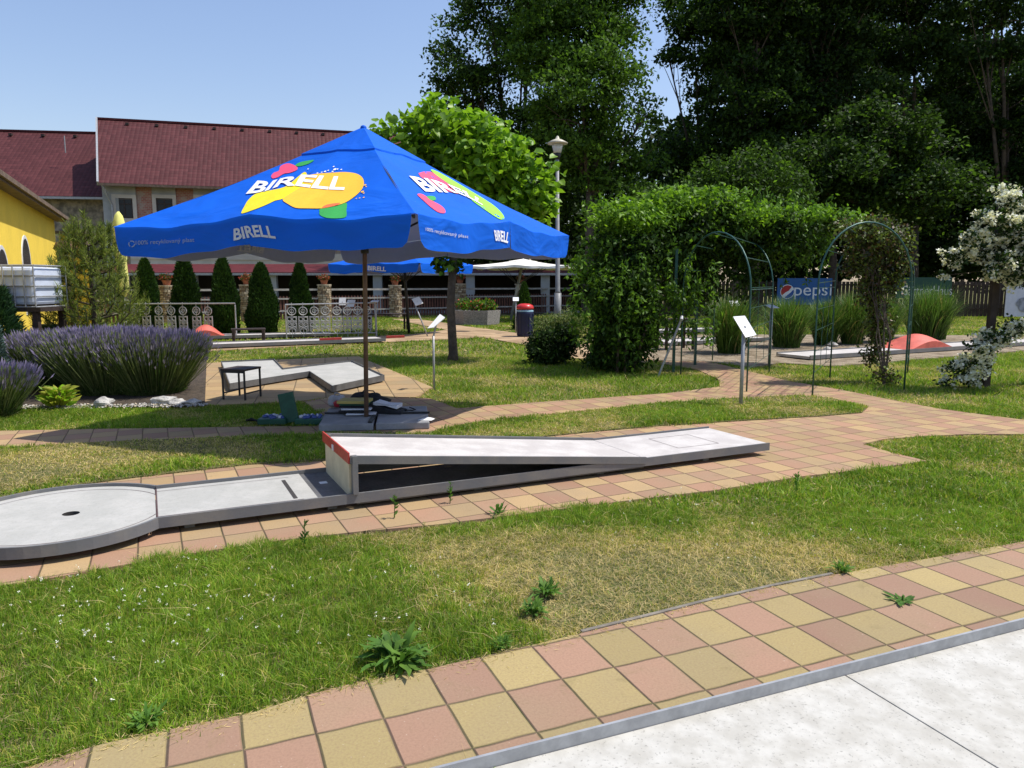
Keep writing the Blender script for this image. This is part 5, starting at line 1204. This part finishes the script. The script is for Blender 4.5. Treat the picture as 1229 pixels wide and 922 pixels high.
# pine
D = 15.5; b = W(110,340,D); b.z = 0; zt = W(108,262,D).z; t = thing('young_pine', 'young light green pine with upswept shoots behind the lavender', 'pine', b)
mb = MB(); mb.path([b-Vector((0,0,.1)), b+Vector((0,0,zt*.5)), b+Vector((-.05,0,zt))], [.07,.045,.012], 9); tips = []; PP = []; DD = []
nw = 8
for wi in range(nw):
    z0 = .35+(zt-.6)*wi/nw; Lr = 1.25*(1-(wi/nw)**.95*.84)*(1.0 if wi>0 else .9); nb = 6
    for k in range(nb):
        a = 2*PI*k/nb+wi*.7+random.uniform(-.25,.25); out = Vector((math.cos(a),math.sin(a),0)); ln = Lr*random.uniform(.8,1.08)
        p0 = b+Vector((0,0,z0)); p1 = p0+out*ln*.5+Vector((0,0,.12*ln)); p2 = p0+out*ln*.85+Vector((0,0,.38*ln)); p3 = p2+out*.09*ln+Vector((0,0,.30+.2*random.random()))
        mb.path([p0,p1,p2,p3], [.022,.015,.010,.005], 5, cap=False); segs = [(p0,p1),(p1,p2),(p2,p3)]
        for f_ in (.45,.62,.8,.95):
            q0 = p0.lerp(p2,f_); sd = Vector((-out.y,out.x,0))*random.choice((-1,1)); q1 = q0+(sd*.6+out*.5).normalized()*.22+Vector((0,0,.10)); q2 = q1+Vector((0,0,.16+.12*random.random()))+sd*.04; mb.path([q0,q1,q2], [.008,.006,.003], 4, cap=False); segs += [(q0,q1),(q1,q2)]
        for (s0,s1) in segs:
            L_ = (s1-s0).length; m = int(L_*175); ax = (s1-s0).normalized()
            if s0 is p0: m = m//3
            for _ in range(m):
                PP.append(tuple(s0.lerp(s1,random.random()))); r_ = Vector((random.gauss(0,1),random.gauss(0,1),random.gauss(0,1))); DD.append(tuple((ax*1.1+r_.normalized()*.9)))
p3 = b+Vector((-.05,0,zt)); 
for _ in range(260): PP.append(tuple((b+Vector((-.05,0,zt*.8))).lerp(p3+Vector((0,0,.1)),random.random()))); DD.append((random.gauss(0,.6),random.gauss(0,.6),1))
mb.build('trunk', M['bark'], t, smooth=True); leaves('needles', np.array(PP), .115, [L['pin1'],L['pin2']], t, .10, 0, 0, [.6,.4], dirs=np.array(DD)); print('pine', len(PP))
# ============================================================ VINE / PERGOLA
b = G(742,447); b.z = 0; D = 14.6
lob = [px2w(x,y,D+dz,rx,ry,w=None) for x,y,dz,rx,ry in ((742,405,0,38,38),(748,350,0,42,44),(728,335,.3,30,30),(738,302,.2,34,24),(768,385,.2,26,44),(780,300,.4,50,36),(830,280,.9,52,34),(850,255,1.0,40,20),(880,290,.9,48,30),(930,278,1.0,48,26),(965,268,1.2,34,16),(830,340,1.2,40,34),(895,330,1.0,20,34),(990,262,1.3,26,9),(1008,262,1.0,22,8),(960,290,1.2,24,14),(800,250,1.2,40,22),(738,428,.2,36,20))]
t = thing('climbing_vine', 'large bright green climbing vine spilling over a pergola, dense underneath with shade put into its leaf colour', 'vine', b)
mb = MB()
for k in range(5): q = b+Vector((random.uniform(-.25,.25),random.uniform(-.2,.3),0)); mb.path([q-Vector((0,0,.1)), q+Vector((random.uniform(-.3,.3),0,.9)), q+Vector((random.uniform(-.3,.3),.2,1.9)), q+Vector((random.uniform(.0,.7),.5,2.4))], [.03,.022,.018,.008], 7)
mb.build('trunk', M['bark'], t, smooth=True)
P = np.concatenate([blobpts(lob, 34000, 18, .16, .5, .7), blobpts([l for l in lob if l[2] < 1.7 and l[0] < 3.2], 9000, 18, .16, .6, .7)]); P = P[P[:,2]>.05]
leaves('crown', P, .105, [L['v1'],L['v2'],L['sh1']], t, .5, .5, .9, [.10,.38,.52])  # darker leaf mix paints in the shade below the vine's top
hs = []
for k in range(150):
    q = W(random.uniform(800,1000), random.uniform(270,300), D+random.uniform(.6,1.6)); ln = random.uniform(.15,.75)*(1.2 if random.random()<.3 else .7)
    for _ in range(int(ln*60)): f_ = random.random(); hs.append((q.x+.12*f_*math.sin(k)+random.gauss(0,.035), q.y+random.gauss(0,.035), q.z-ln*f_))
for k in range(120):
    q = W(random.uniform(685,860), random.uniform(300,400), D+random.uniform(-.9,-.3)); ln = random.uniform(.2,.6)
    if q.z-ln < .05: continue
    for _ in range(int(ln*60)): f_ = random.random(); hs.append((q.x+.15*f_*math.sin(k)+random.gauss(0,.035), q.y+random.gauss(0,.04), q.z-ln*f_))
for k in range(130):
    q = W(random.choice((random.gauss(850,40),random.uniform(700,1000))), random.uniform(248,275), D+random.uniform(.2,1.4)); ln = random.uniform(.15,.55); sx, sy = random.gauss(0,.35), random.gauss(0,.3)
    for _ in range(int(ln*45)): f_ = random.random(); hs.append((q.x+sx*f_*ln+random.gauss(0,.03), q.y+sy*f_*ln+random.gauss(0,.03), q.z+ln*f_))
leaves('hanging_shoots', np.array(hs), .10, [L['v1'],L['v2']], t, .42, .4, 1.2, [.4,.6])
top = [px2w(x,y,D+dz,rx,ry) for x,y,dz,rx,ry in ((728,296,.2,30,14),(760,262,.4,50,18),(820,248,.9,50,16),(860,240,1,30,14),(900,262,1,50,14),(950,262,1.1,40,10),(990,258,1.2,30,7),(1012,260,.9,24,6),(702,325,.1,18,16),(855,236,1,24,10),(795,250,.7,30,14))]
P = blobpts(top, 12000, 14, .15, .6, .8); leaves('lit_top_shoots', P, .115, [L['v1'],L['cat1']], t, .45, .9, .3, [.7,.3])  # brighter leaf mix paints the sunlit top of the vine
for i,(x,y) in enumerate(((808,447),(834,438),(742,441))):
    q = G(x,y); MB().beam((q.x,q.y,0),(q.x,q.y,2.35), .05,.05).build('support_post', M['greenmetal'], t)
# dark bush by lamp
def shrub(name, label, cat, b, lobes, n, ls, lm, pr, group=None, cr=.12, clump=14, stem=True, aspect=.5, **kw):
    t = thing(name, label, cat, (b.x,b.y,0), group); mb = MB()
    for k in range(6): l = random.choice(lobes); mb.path([(b.x+random.uniform(-.05,.05),b.y,-.03),(b.x+(l[0]-b.x)*.5,b.y+(l[1]-b.y)*.5,l[2]*.5),(l[0],l[1],l[2])], [.03,.02,.008], 6)
    mb.build('stems', M['bark'], t); P = blobpts(lobes, n, clump, cr, .5, .7); P = P[P[:,2]>.02]; leaves('foliage', P, ls, [L[k] for k in lm], t, aspect, .6, .3, list(pr), **kw); return t
b = G(662,436); b.z = 0; D = b.y
shrub('shrub', 'low dark green shrub left of the vine, near the lamp post', 'shrub', b, [px2w(x,y,D,rx,ry) for x,y,rx,ry in ((652,417,20,20),(675,410,20,20),(662,425,26,12))], 7000, .09, ('sh1','sh2','v2'), (.5,.35,.15))
b = G(672,412); b.z = 0; b.y += .0; D = b.y
shrub('shrub', 'wispy grey green shrub around the foot of the lamp post', 'shrub', b, [px2w(x,y,D,rx,ry) for x,y,rx,ry in ((660,392,20,16),(685,388,18,18))], 5000, .10, ('lavg','v2'), (.6,.4), aspect=.2)
# climber on the right arch
b = G(1062,462); b.z = 0; D = 12.6
lob = [px2w(x,y,D+dz,rx,ry,w=wt) for x,y,dz,rx,ry,wt in ((1050,285,.3,34,24,3),(1030,310,.3,20,24,1.2),(1070,320,.4,20,34,1.6),(1050,345,.4,20,34,1.8),(1055,390,.4,16,30,1.0),(1048,425,.4,14,22,.5),(1062,448,0,14,18,.35),(1020,275,.3,20,10,.6),(1085,290,.5,10,22,.5))]
t = thing('arch_climber', 'olive and brown climber hanging down the right side of the right arch', 'climbing plant', b); mb = MB()
for k in range(9): mb.path([b+Vector((random.uniform(-.06,.06),0,-.03)), b+Vector((random.uniform(-.2,.2),.1,.8)), b+Vector((random.uniform(-.3,.1),.3,1.6)), b+Vector((random.uniform(-.4,.2),.4,2.4))], [.014,.01,.008,.004], 5)
mb.build('stems', M['bark'], t); P = blobpts(lob, 11000, 12, .09, .3, .9); leaves('foliage', P, .062, [L['cl1'],L['cl2'],L['cl3']], t, .6, .4, .6, [.56,.18,.26])
# ============================================================ ORNAMENTAL GRASSES
for i,(x,yb_,yt,hw,lab) in enumerate(((877,424,364,24,'left, seen through the left arch'),(944,417,364,24,'second from the left, right of the flat topped sign'),(990,414,366,20,'in the middle, behind the left leg of the right arch'),(1022,413,360,18,'left of the brown climber'),(1058,411,364,18,'behind the brown climber'),(1112,407,352,32,'biggest and rightmost, below the green banner'))):
    b = G(x,yb_); k = b.y/F; h_ = (yb_-yt)*k; t = thing('ornamental_grass', 'clump of tall arching green grass '+lab, 'ornamental grass', (b.x,b.y,0), 'tall grass clumps along the gravel bed'); n = 1900
    a = rng.uniform(0,2*PI,n); rr = hw*k*.62*np.sqrt(rng.random(n)); P = np.stack([b.x+rr*np.cos(a), b.y+rr*np.sin(a), np.zeros(n)],1)
    arcblades('foliage', P, h_*1.08, .022, [L['orn1'],L['orn2'],L['orn3']], rng.choice(3, n, p=[.55,.38,.07]), .52, t, 6)
for i in range(26):
    q = G(random.uniform(860,1080), random.uniform(412,425)); 
    if i < 9: o_ = MB().blob(q+Vector((0,0,.04)), (random.uniform(.07,.15),random.uniform(.06,.12),random.uniform(.05,.1)), i, .18, 7).build('garden_stone', M['rock'], origin=(q.x,q.y,0)); tag(o_, 'pale rounded stone lying among the tall grass clumps', 'stone', 'stones in the gravel bed')
# ============================================================ WHITE FLOWERING BUSH
D = 12.4; pb = W(1193,340,D); t = thing('timber_post', 'tall grey timber post inside the white flowering bush', 'post', (pb.x,D,0)); MB().beam((pb.x,D,-.1),(pb.x+.02,D,W(1200,232,D).z), .10,.10).build('post_shaft', M['fencedark'], t)
b = Vector((pb.x+1.25, D+.35, 0)); t = thing('white_flowering_bush', 'arching bush covered in white blossom at the right edge of the photo', 'flowering bush', b)
bl = [(1212,238,20,14),(1232,256,18,16),(1185,262,14,8),(1208,268,18,9),(1170,284,16,8),(1200,286,20,9),(1226,292,16,14),(1142,304,12,5),(1165,300,16,8),(1185,310,14,8),(1212,312,18,10),(1148,316,8,5),(1132,331,6,4),(1192,326,16,7),(1222,330,14,14),(1262,290,30,50),(1176,416,18,8),(1197,404,16,8),(1150,444,16,10),(1172,436,18,10),(1160,456,14,8),(1138,462,8,5),(1218,394,18,10)]
lob = [px2w(x,y,D-.25+random.uniform(-.25,.25),rx,ry,.28) for x,y,rx,ry in bl]; mb = MB()
for l in lob:
    e = Vector(l[:3]); m_ = b.lerp(e,.5); m_.z = max(e.z,.9)*.95+.25; s0 = b+Vector((random.uniform(-.25,.25),random.uniform(-.2,.2),0)); m_.x = b.x+(e.x-b.x)*.35; mb.path([s0, m_, e], [.012,.009,.004], 6)
mb.build('stems', M['bark'], t, smooth=True)
P = blobpts(lob, 7000, 12, .08, .4, .8); P = P[P[:,2]>.03]; leaves('foliage', P, .065, [L['sh1'],L['sh2'],L['v2']], t, .55, .6, .3, [.45,.35,.2])
C = blobpts(lob, 1700, 6, .06, .8, .8); C = C[C[:,2]>.06]; K = len(C); C = np.repeat(C, 9, 0)+rng.normal(size=(K*9,3))*.018
leaves('blossom', C, .046, [L['fl'],L['fl2']], t, .95, 1.2, 0, [.7,.3])
# ============================================================ FLOWER BED
def lavender(label, b, rad, h_, n, group='lavender bushes in the flower bed'):
    t = thing('lavender_bush', label, 'lavender', (b.x,b.y,.02), group)
    a = rng.uniform(0,2*PI,n); rr = np.sqrt(rng.random(n)); ctr = np.array([b.x,b.y,.02]); out = np.stack([np.cos(a),np.sin(a),np.zeros(n)],1)
    base = ctr+out*(rr*rad*.45)[:,None]; ang = rr*1.02+rng.normal(size=n)*.06; ln = h_*(1-.10*rr)*(.78+.27*rng.random(n))
    dr = out*np.sin(ang)[:,None]+np.array([0,0,1.])*np.cos(ang)[:,None]; P = base
    leaves('stems', P, 1.0, [L['lavg'],L['lavg2']], t, .012, 0, 0, [.5,.5], dirs=dr, svar=0).scale = (1,1,1)
    return t, base, dr, ln
def lav(label, b, rad, h_, n):
    t = thing('lavender_bush', label, 'lavender', (b.x,b.y,.02), 'lavender bushes in the flower bed')
    a = rng.uniform(0,2*PI,n); rr = np.sqrt(rng.random(n)); ctr = np.array([b.x,b.y,.02]); out = np.stack([np.cos(a),np.sin(a),np.zeros(n)],1)
    base = ctr+out*(rr*rad*.86)[:,None]; ang = rr*.46+rng.normal(size=n)*.14; ln = h_*(1.0+.05*rr)*(.60+.46*rng.random(n)**.7)
    dr = out*np.sin(ang)[:,None]+np.array([0,0,1.])*np.cos(ang)[:,None]
    w_ = .0045; s = np.cross(dr, rdirs(n)); s /= np.linalg.norm(s,axis=1,keepdims=True)
    tip = base+dr*ln[:,None]; st = tip-dr*.0; V = np.stack([base-s*w_, base+s*w_, tip+s*w_*.7, tip-s*w_*.7],1).reshape(-1,3)
    np_mesh('stems', V, np.arange(4*n), 4, [L['lavg'],L['lavg2']], rng.choice(2,n,p=[.6,.4]), t)
    m = n; leaves('flower_spikes', tip-dr*.03, .10, [L['lavp'],L['lavp2'],L['lavg']], t, .20, 0, 0, None, pick=np.where(rng.random(n)<np.clip(rr*.9-.5,0,.25)*(np.cos(a+PI/2)>-.2), 2, (rng.random(n)<.35).astype(int)), dirs=dr+rng.normal(size=(n,3))*.05)
    m = n*3; a = rng.uniform(0,2*PI,m); rr = np.sqrt(rng.random(m)); zz = rng.random(m)**1.1; o2 = np.stack([np.cos(a),np.sin(a),np.zeros(m)],1); P = ctr+o2*(rr*rad*(.95+.22*zz))[:,None]+np.array([0,0,1.])*(zz*h_*.78*(1-.25*rr))[:,None]
    leaves('foliage', P, .075, [L['lavg2'],L['lavg'],L['v2']], t, .13, 0, 0, [.5,.3,.2], dirs=o2*.35+np.array([0,0,1.])+rng.normal(size=(m,3))*.35)
lav('left lavender bush, behind the yellow leaved plant', G(80,468), .50, .84, 7200)
lav('middle lavender bush, the tallest, behind the round pale stone', G(132,472), .52, .90, 8500)
lav('right lavender bush, next to the paved terrace', G(184,472), .50, .86, 8000)
lav('grey lavender bush at the left edge of the photo', G(-14,500), .36, .58, 3600)
b = G(8,452); b.z = 0; D = b.y
t = thing('juniper', 'dark green juniper with feathery shoots at the left edge', 'juniper', b); n = 9000; z = rng.random(n); a = rng.uniform(0,2*PI,n); hh_ = W(5,348,D).z; rr = .72*(1-z*.75)*np.sqrt(rng.random(n)); o2 = np.stack([np.cos(a),np.sin(a),np.zeros(n)],1)
P = np.array([b.x-.15,b.y,0])+o2*rr[:,None]+np.array([0,0,1.])*(z*hh_)[:,None]; leaves('foliage', P, .13, [L['jun1'],L['jun2']], t, .16, 0, 0, [.6,.4], dirs=o2*.8+np.array([0,0,.8])+rng.normal(size=(n,3))*.3); MB().path([b,(b.x-.15,b.y,hh_*.8)], [.05,.02], 7).build('trunk', M['bark'], t)
b = G(-6,478); b.z = 0; t = thing('blue_conifer', 'small blue grey conifer at the left edge, before the juniper', 'conifer', b); n = 5000; z = rng.random(n); a = rng.uniform(0,2*PI,n); hh_ = W(0,392,b.y).z; rr = .34*(1-z*.7)*np.sqrt(rng.random(n)); o2 = np.stack([np.cos(a),np.sin(a),np.zeros(n)],1)
P = np.array([b.x,b.y,0])+o2*rr[:,None]+np.array([0,0,1.])*(z*hh_)[:,None]; leaves('foliage', P, .07, [L['blu'],L['jun2']], t, .2, 0, 0, [.75,.25], dirs=o2*.8+np.array([0,0,.6])+rng.normal(size=(n,3))*.3); MB().path([b,(b.x,b.y,hh_*.8)], [.03,.01], 7).build('trunk', M['bark'], t)
b = G(72,490); b.z = .02; t = thing('hosta_plant', 'low plant with yellow green leaves before the left lavender bush', 'plant', b); n = 130; a = rng.uniform(0,2*PI,n); z = rng.random(n); o2 = np.stack([np.cos(a),np.sin(a),np.zeros(n)],1)
P = np.array([b.x,b.y,.03])+o2*(.16*rng.random(n))[:,None]+np.array([0,0,1.])*(z*.24)[:,None]; leaves('foliage', P, .13, [L['hos'],L['cat1']], t, .45, 0, 0, [.7,.3], 'heart', dirs=o2+np.array([0,0,.35])); MB().path([b,b+Vector((0,0,.22))], [.015,.008], 6).build('stems', M['bark'], t)
for i,(x,y,r_,lab) in enumerate(((125,489,.10,'round pale grey stone at the edge of the bed, before the middle lavender bush'),(197,486,.12,'low white stone at the edge of the bed, before the right lavender bush'),(214,487,.09,'flat pale stone at the edge of the bed, second from the terrace'),(232,486,.08,'small flat stone at the edge of the bed nearest the terrace'))):
    q = G(x,y); tag(MB().blob(q+Vector((0,0,r_*.5)), (r_*1.25,r_,r_*(.95 if i==0 else .55)), 20+i, .2, 12).build('bed_stone', M['rock'], origin=(q.x,q.y,0)), lab, 'stone')
n = 2600; X = []; 
q0, q1 = G(0,491), G(246,488); tt_ = rng.random(n); P = np.stack([q0.x+(q1.x-q0.x)*tt_, q0.y+(q1.y-q0.y)*tt_+rng.normal(size=n)*.07+.02, np.full(n,.025)],1); leaves('bed_pebbles', P, .03, [M['rock'],M['st3']], None, .9, 3, 0, [.7,.3]); tag(bpy.data.objects['bed_pebbles'], 'small pale pebbles and litter along the front of the bed', 'pebbles', kind='stuff')
# ============================================================ WEEDS
def rosette(label, b, n, ln, up_, mats, name='weed', cat='weed'):
    t = thing(name, label, cat, b); a = rng.uniform(0,2*PI,n); el = up_*(.1+1.6*rng.random(n)**1.4); dd = np.stack([np.cos(a),np.sin(a),el],1); P = np.tile(np.array(b),(n,1))+dd*.012+np.concatenate([rng.normal(size=(n,2))*ln*.16, np.zeros((n,1))],1)
    # curved leaves in three segments
    dh = dd/np.linalg.norm(dd,axis=1,keepdims=True); s = np.stack([-np.sin(a),np.cos(a),np.zeros(n)],1); l_ = ln*(.35+.7*rng.random(n)); w_ = l_*.10*(.7+.6*rng.random(n)); V = []; prof = (.25,.8,1.0,.75,.05); p = P.copy()
    for k, f_ in enumerate(prof):
        V += [p-s*(w_*f_)[:,None], p+np.array([0,0,-.15])*(w_*f_)[:,None], p+s*(w_*f_)[:,None]]; dh2 = dh.copy(); dh2[:,2] -= .26*k*(.2+1.4*rng.random(n)); dh2[:,:2] += rng.normal(size=(n,2))*.22; dh2 /= np.linalg.norm(dh2,axis=1,keepdims=True); p = p+dh2*(l_/4)[:,None]; p[:,2] = np.maximum(p[:,2], .012)
    V = np.stack(V,1).reshape(-1,3); m = 15; bb_ = (np.arange(n)*m)[:,None]; Fc = np.concatenate([bb_+np.array([[3*k,3*k+1,3*k+4,3*k+3]]) for k in range(4)]+[bb_+np.array([[3*k+1,3*k+2,3*k+5,3*k+4]]) for k in range(4)],1).ravel()
    np_mesh('leaves', V, Fc, 4, mats, np.repeat(rng.choice(len(mats),n),8), t, True); MB().path([Vector(b)-Vector((0,0,.03)), Vector(b)+Vector((0,0,.03))], [.008,.004], 6).build('stem', mats[0], t); return t
W1 = leafm('weed_leaf', (.075,.17,.03), .35, .3, .6, .2); W2 = leafm('weed_leaf_light', (.12,.23,.04), .35, .3, .6, .2)
rosette('large leafy dock weed at the edge of the near paved strip', tuple(G(475,795))[:2]+(.0,), 95, .19, .9, [W1,W2])
rosette('small weed growing between the pavers beside the ramp lane', tuple(G(597,618))[:2]+(.0,), 22, .11, 1.6, [W1])
rosette('flat weed creeping over the joint of two pavers at the lower right', tuple(G(1083,722))[:2]+(.004,), 26, .10, .15, [W1])
for i,(x,y,ln) in enumerate(((655,712,.10),(640,735,.09),(1010,685,.07),(600,775,.06),(175,868,.08))):
    rosette('leafy weed tuft in the near grass band, '+['left of the dry patch','just below the one by the dry patch','by the paved strip at right','right of the big dock weed','in the lower left corner turf'][i], tuple(G(x,y))[:2]+(-.01,), 70, ln, 1.4, [W1,W2], 'weed_tuft')
for i,(x,y) in enumerate(((473,622),(365,655),(540,604),(955,592))):
    b = G(x,y); t = thing('tall_weed', 'thin upright weed at the grass edge, '+['under the red board','under the dark slot','under the middle of the ramp','under the tee end'][i], 'weed', b); n = 26; z = rng.random(n)*.16; MB().path([b-Vector((0,0,.03)), b+Vector((.01,0,.18))], [.004,.002], 5).build('stem', W1, t)
    a = rng.uniform(0,2*PI,n); leaves('leaves', np.stack([np.full(n,b.x)+z*.05,np.full(n,b.y),z],1), .04, [W1], t, .3, 0, 0, None, dirs=np.stack([np.cos(a),np.sin(a),.9+0*a],1))
# ============================================================ GRASS
allp = [np.array([p[:2] for p in q]) for q in paved]
lane1 = [tuple(LP(u,v)[:2]) for u,v in ((-1.4,-.3),(LL,-.02),(LL,LW+.02),(-1.4,LW+.3))]
near_conc = [tuple((R0+U*a_+V_*b_)[:2]) for a_,b_ in ((-8,0),(9,0),(9,-3),(-8,-3))]
slabp = [tuple((c0+(Matrix.Rotation(R(8),4,'Z') @ Vector((i*.66,j*.62,0))))[:2]) for i,j in ((-1,-1),(1,-1),(1,1),(-1,1))]
def turf(name, label, y0, y1, dens, h_, wd, segs, seed, clip=.7):
    A = .5*(1229/F)*1.0; xm = lambda y: A*y*1.03+clip
    area = (xm(y0)+xm(y1))*(y1-y0); N = int(area*dens); y = rng.uniform(y0,y1,N); keep = rng.random(N) < (xm(y)/xm(y1)); y = y[keep]; x = rng.uniform(-1,1,len(y))*xm(y)
    jx = x+rng.normal(size=len(x))*.02; jy = y+rng.normal(size=len(x))*.025
    jx = jx+(vnoise(x*6,y*6)-.5)*.12; jy = jy+(vnoise(x*5+9,y*5)-.5)*.12
    bad = np.zeros(len(x),bool); ins = inpoly(jx,jy,[p for p in island])
    for q in allp: bad |= inpoly(jx,jy,[tuple(p) for p in q])
    bad &= ~ins
    for q in (near_conc, slabp, bed, lane1): bad |= inpoly(x,y,q)
    # house floors
    bad |= (y > 42.5) & (x < 8)
    x, y = x[~bad], y[~bad]; n = len(x)
    dry = vnoise(x*.9+3,y*.9+1)*.5+vnoise(x*2.6,y*2.6+5)*.35+vnoise(x*9,y*9)*.15
    # distance to dry spots near the paving edges
    for (px_,py_,r_,s_) in ((760,712,.50,.62),(690,735,.25,.45),(860,695,.45,.40),(720,700,.5,.3),(930,680,.4,.25),(560,660,.5,.16),(960,570,.6,.2),(130,560,.9,.22),(-0,580,.7,.22),(300,540,.6,.16),(620,520,.8,.22),(1000,495,.6,.2),(880,610,.6,.14),(1150,640,.6,.10),(40,870,.2,.12),(500,470,1.2,.12),(560,450,1.5,.14),(360,840,.15,.2)):
        g_ = G(px_,py_); dd = np.hypot(x-g_.x,y-g_.y)/r_; dry = dry+s_*np.exp(-dd*dd)
    for (px_,py_,r_,s_) in ((150,760,.9,.25),(350,720,.8,.14),(230,650,.8,.12),(1100,600,1.2,.14),(620,720,.3,.25),(900,660,.9,.0),(560,780,.3,.2)):
        g_ = G(px_,py_); dd = np.hypot(x-g_.x,y-g_.y)/r_; dry = dry-s_*np.exp(-dd*dd)
    lush = np.clip(1.25-dry*1.1,.4,1.1); r1 = rng.random(n); mi = np.zeros(n,int)
    pd = np.clip((dry-.455)*2.9,.07,.93); isdry = r1 < pd; mi = np.where(isdry, np.where(rng.random(n)<np.clip(1.05-dry*.75,.2,.6),2,3), np.where(rng.random(n)<.42,1,0))
    mi = np.where((~isdry)&(rng.random(n)<.12),2,mi)
    tuft = vnoise(x*14,y*14); thin = rng.random(n) < np.clip(1.25-np.maximum(0,dry-.62)*1.9, .35, 1); x,y,mi,lush,tuft = x[thin],y[thin],mi[thin],lush[thin],tuft[thin]; n = len(x)
    hh_ = h_*lush*(.45+.9*tuft)*(.6+.7*rng.random(n)); P = np.stack([x,y,np.full(n,-.022)],1)
    isl_ = inpoly(x,y,[p for p in island]); P[isl_,2] = .008
    print(name, n)
    o = blades(name, P, hh_, wd*(.7+.6*rng.random(n)), [L['g1'],L['g2'],L['g3'],L['g4']], mi, np.abs(rng.normal(size=n))*np.where(mi==3,2.0,.85), None, segs); tag(o, label, 'grass', kind='stuff')
turf('near_grass', 'short mixed green and dry grass of the near turf band', 2.4, 5.6, 19000, .060, .0040, 2, 0)
turf('middle_grass', 'short grass around the ramp lane and paths', 5.6, 10.5, 6500, .065, .0075, 2, 1)
turf('lawn_grass', 'lawn grass between the terrace, the vine and the arches', 10.5, 18, 1500, .08, .014, 1, 2)
turf('far_grass', 'lawn grass in the distance before the fences', 18, 40, 260, .09, .035, 1, 3)
# clover heads
n = 330; px_ = np.concatenate([rng.normal(150,110,90), rng.uniform(0,600,60), rng.uniform(700,1229,80)]); py_ = np.concatenate([rng.normal(740,40,90), rng.uniform(660,790,60), rng.uniform(560,680,80)])
C = np.array([tuple(G(a,b_)) for a,b_ in zip(px_,py_) if 560 < b_ < 900]); bad = np.zeros(len(C),bool)
for q in allp: bad |= inpoly(C[:,0],C[:,1],[tuple(p) for p in q])
for q in (near_conc,): bad |= inpoly(C[:,0],C[:,1],q)
C = C[~bad]; C[:,2] = .045+.02*rng.random(len(C)); K = len(C); C2 = np.repeat(C,9,0)+rng.normal(size=(K*9,3))*.0028
leaves('clover_flowers', C2, .0062, [L['fl'],L['fl2']], None, .8, 1, 0, [.7,.3]); tag(bpy.data.objects['clover_flowers'], 'tiny white clover heads scattered in the near turf', 'clover', kind='stuff')
# dry clippings on the near pavers
n = 1500; s_ = rng.random(n)*9-4; v_ = np.abs(rng.normal(size=n))*.05; e_ = np.array(e1); idx = rng.integers(0,len(e1)-1,n); tt_ = rng.random(n)[:,None]; Pp = e_[idx]*(1-tt_)+e_[idx+1]*tt_-np.array([V_.x,V_.y])*(v_[:,None]-.02); P = np.concatenate([Pp, np.full((n,1),.003)],1); a = rng.uniform(0,2*PI,n)
leaves('dry_clippings', P, .028, [L['g4'],L['g3']], None, .10, 0, 0, [.8,.2], dirs=np.stack([np.cos(a),np.sin(a),.12+0*a],1)); tag(bpy.data.objects['dry_clippings'], 'dry grass clippings along the edge of the near pavers', 'clippings', kind='stuff')
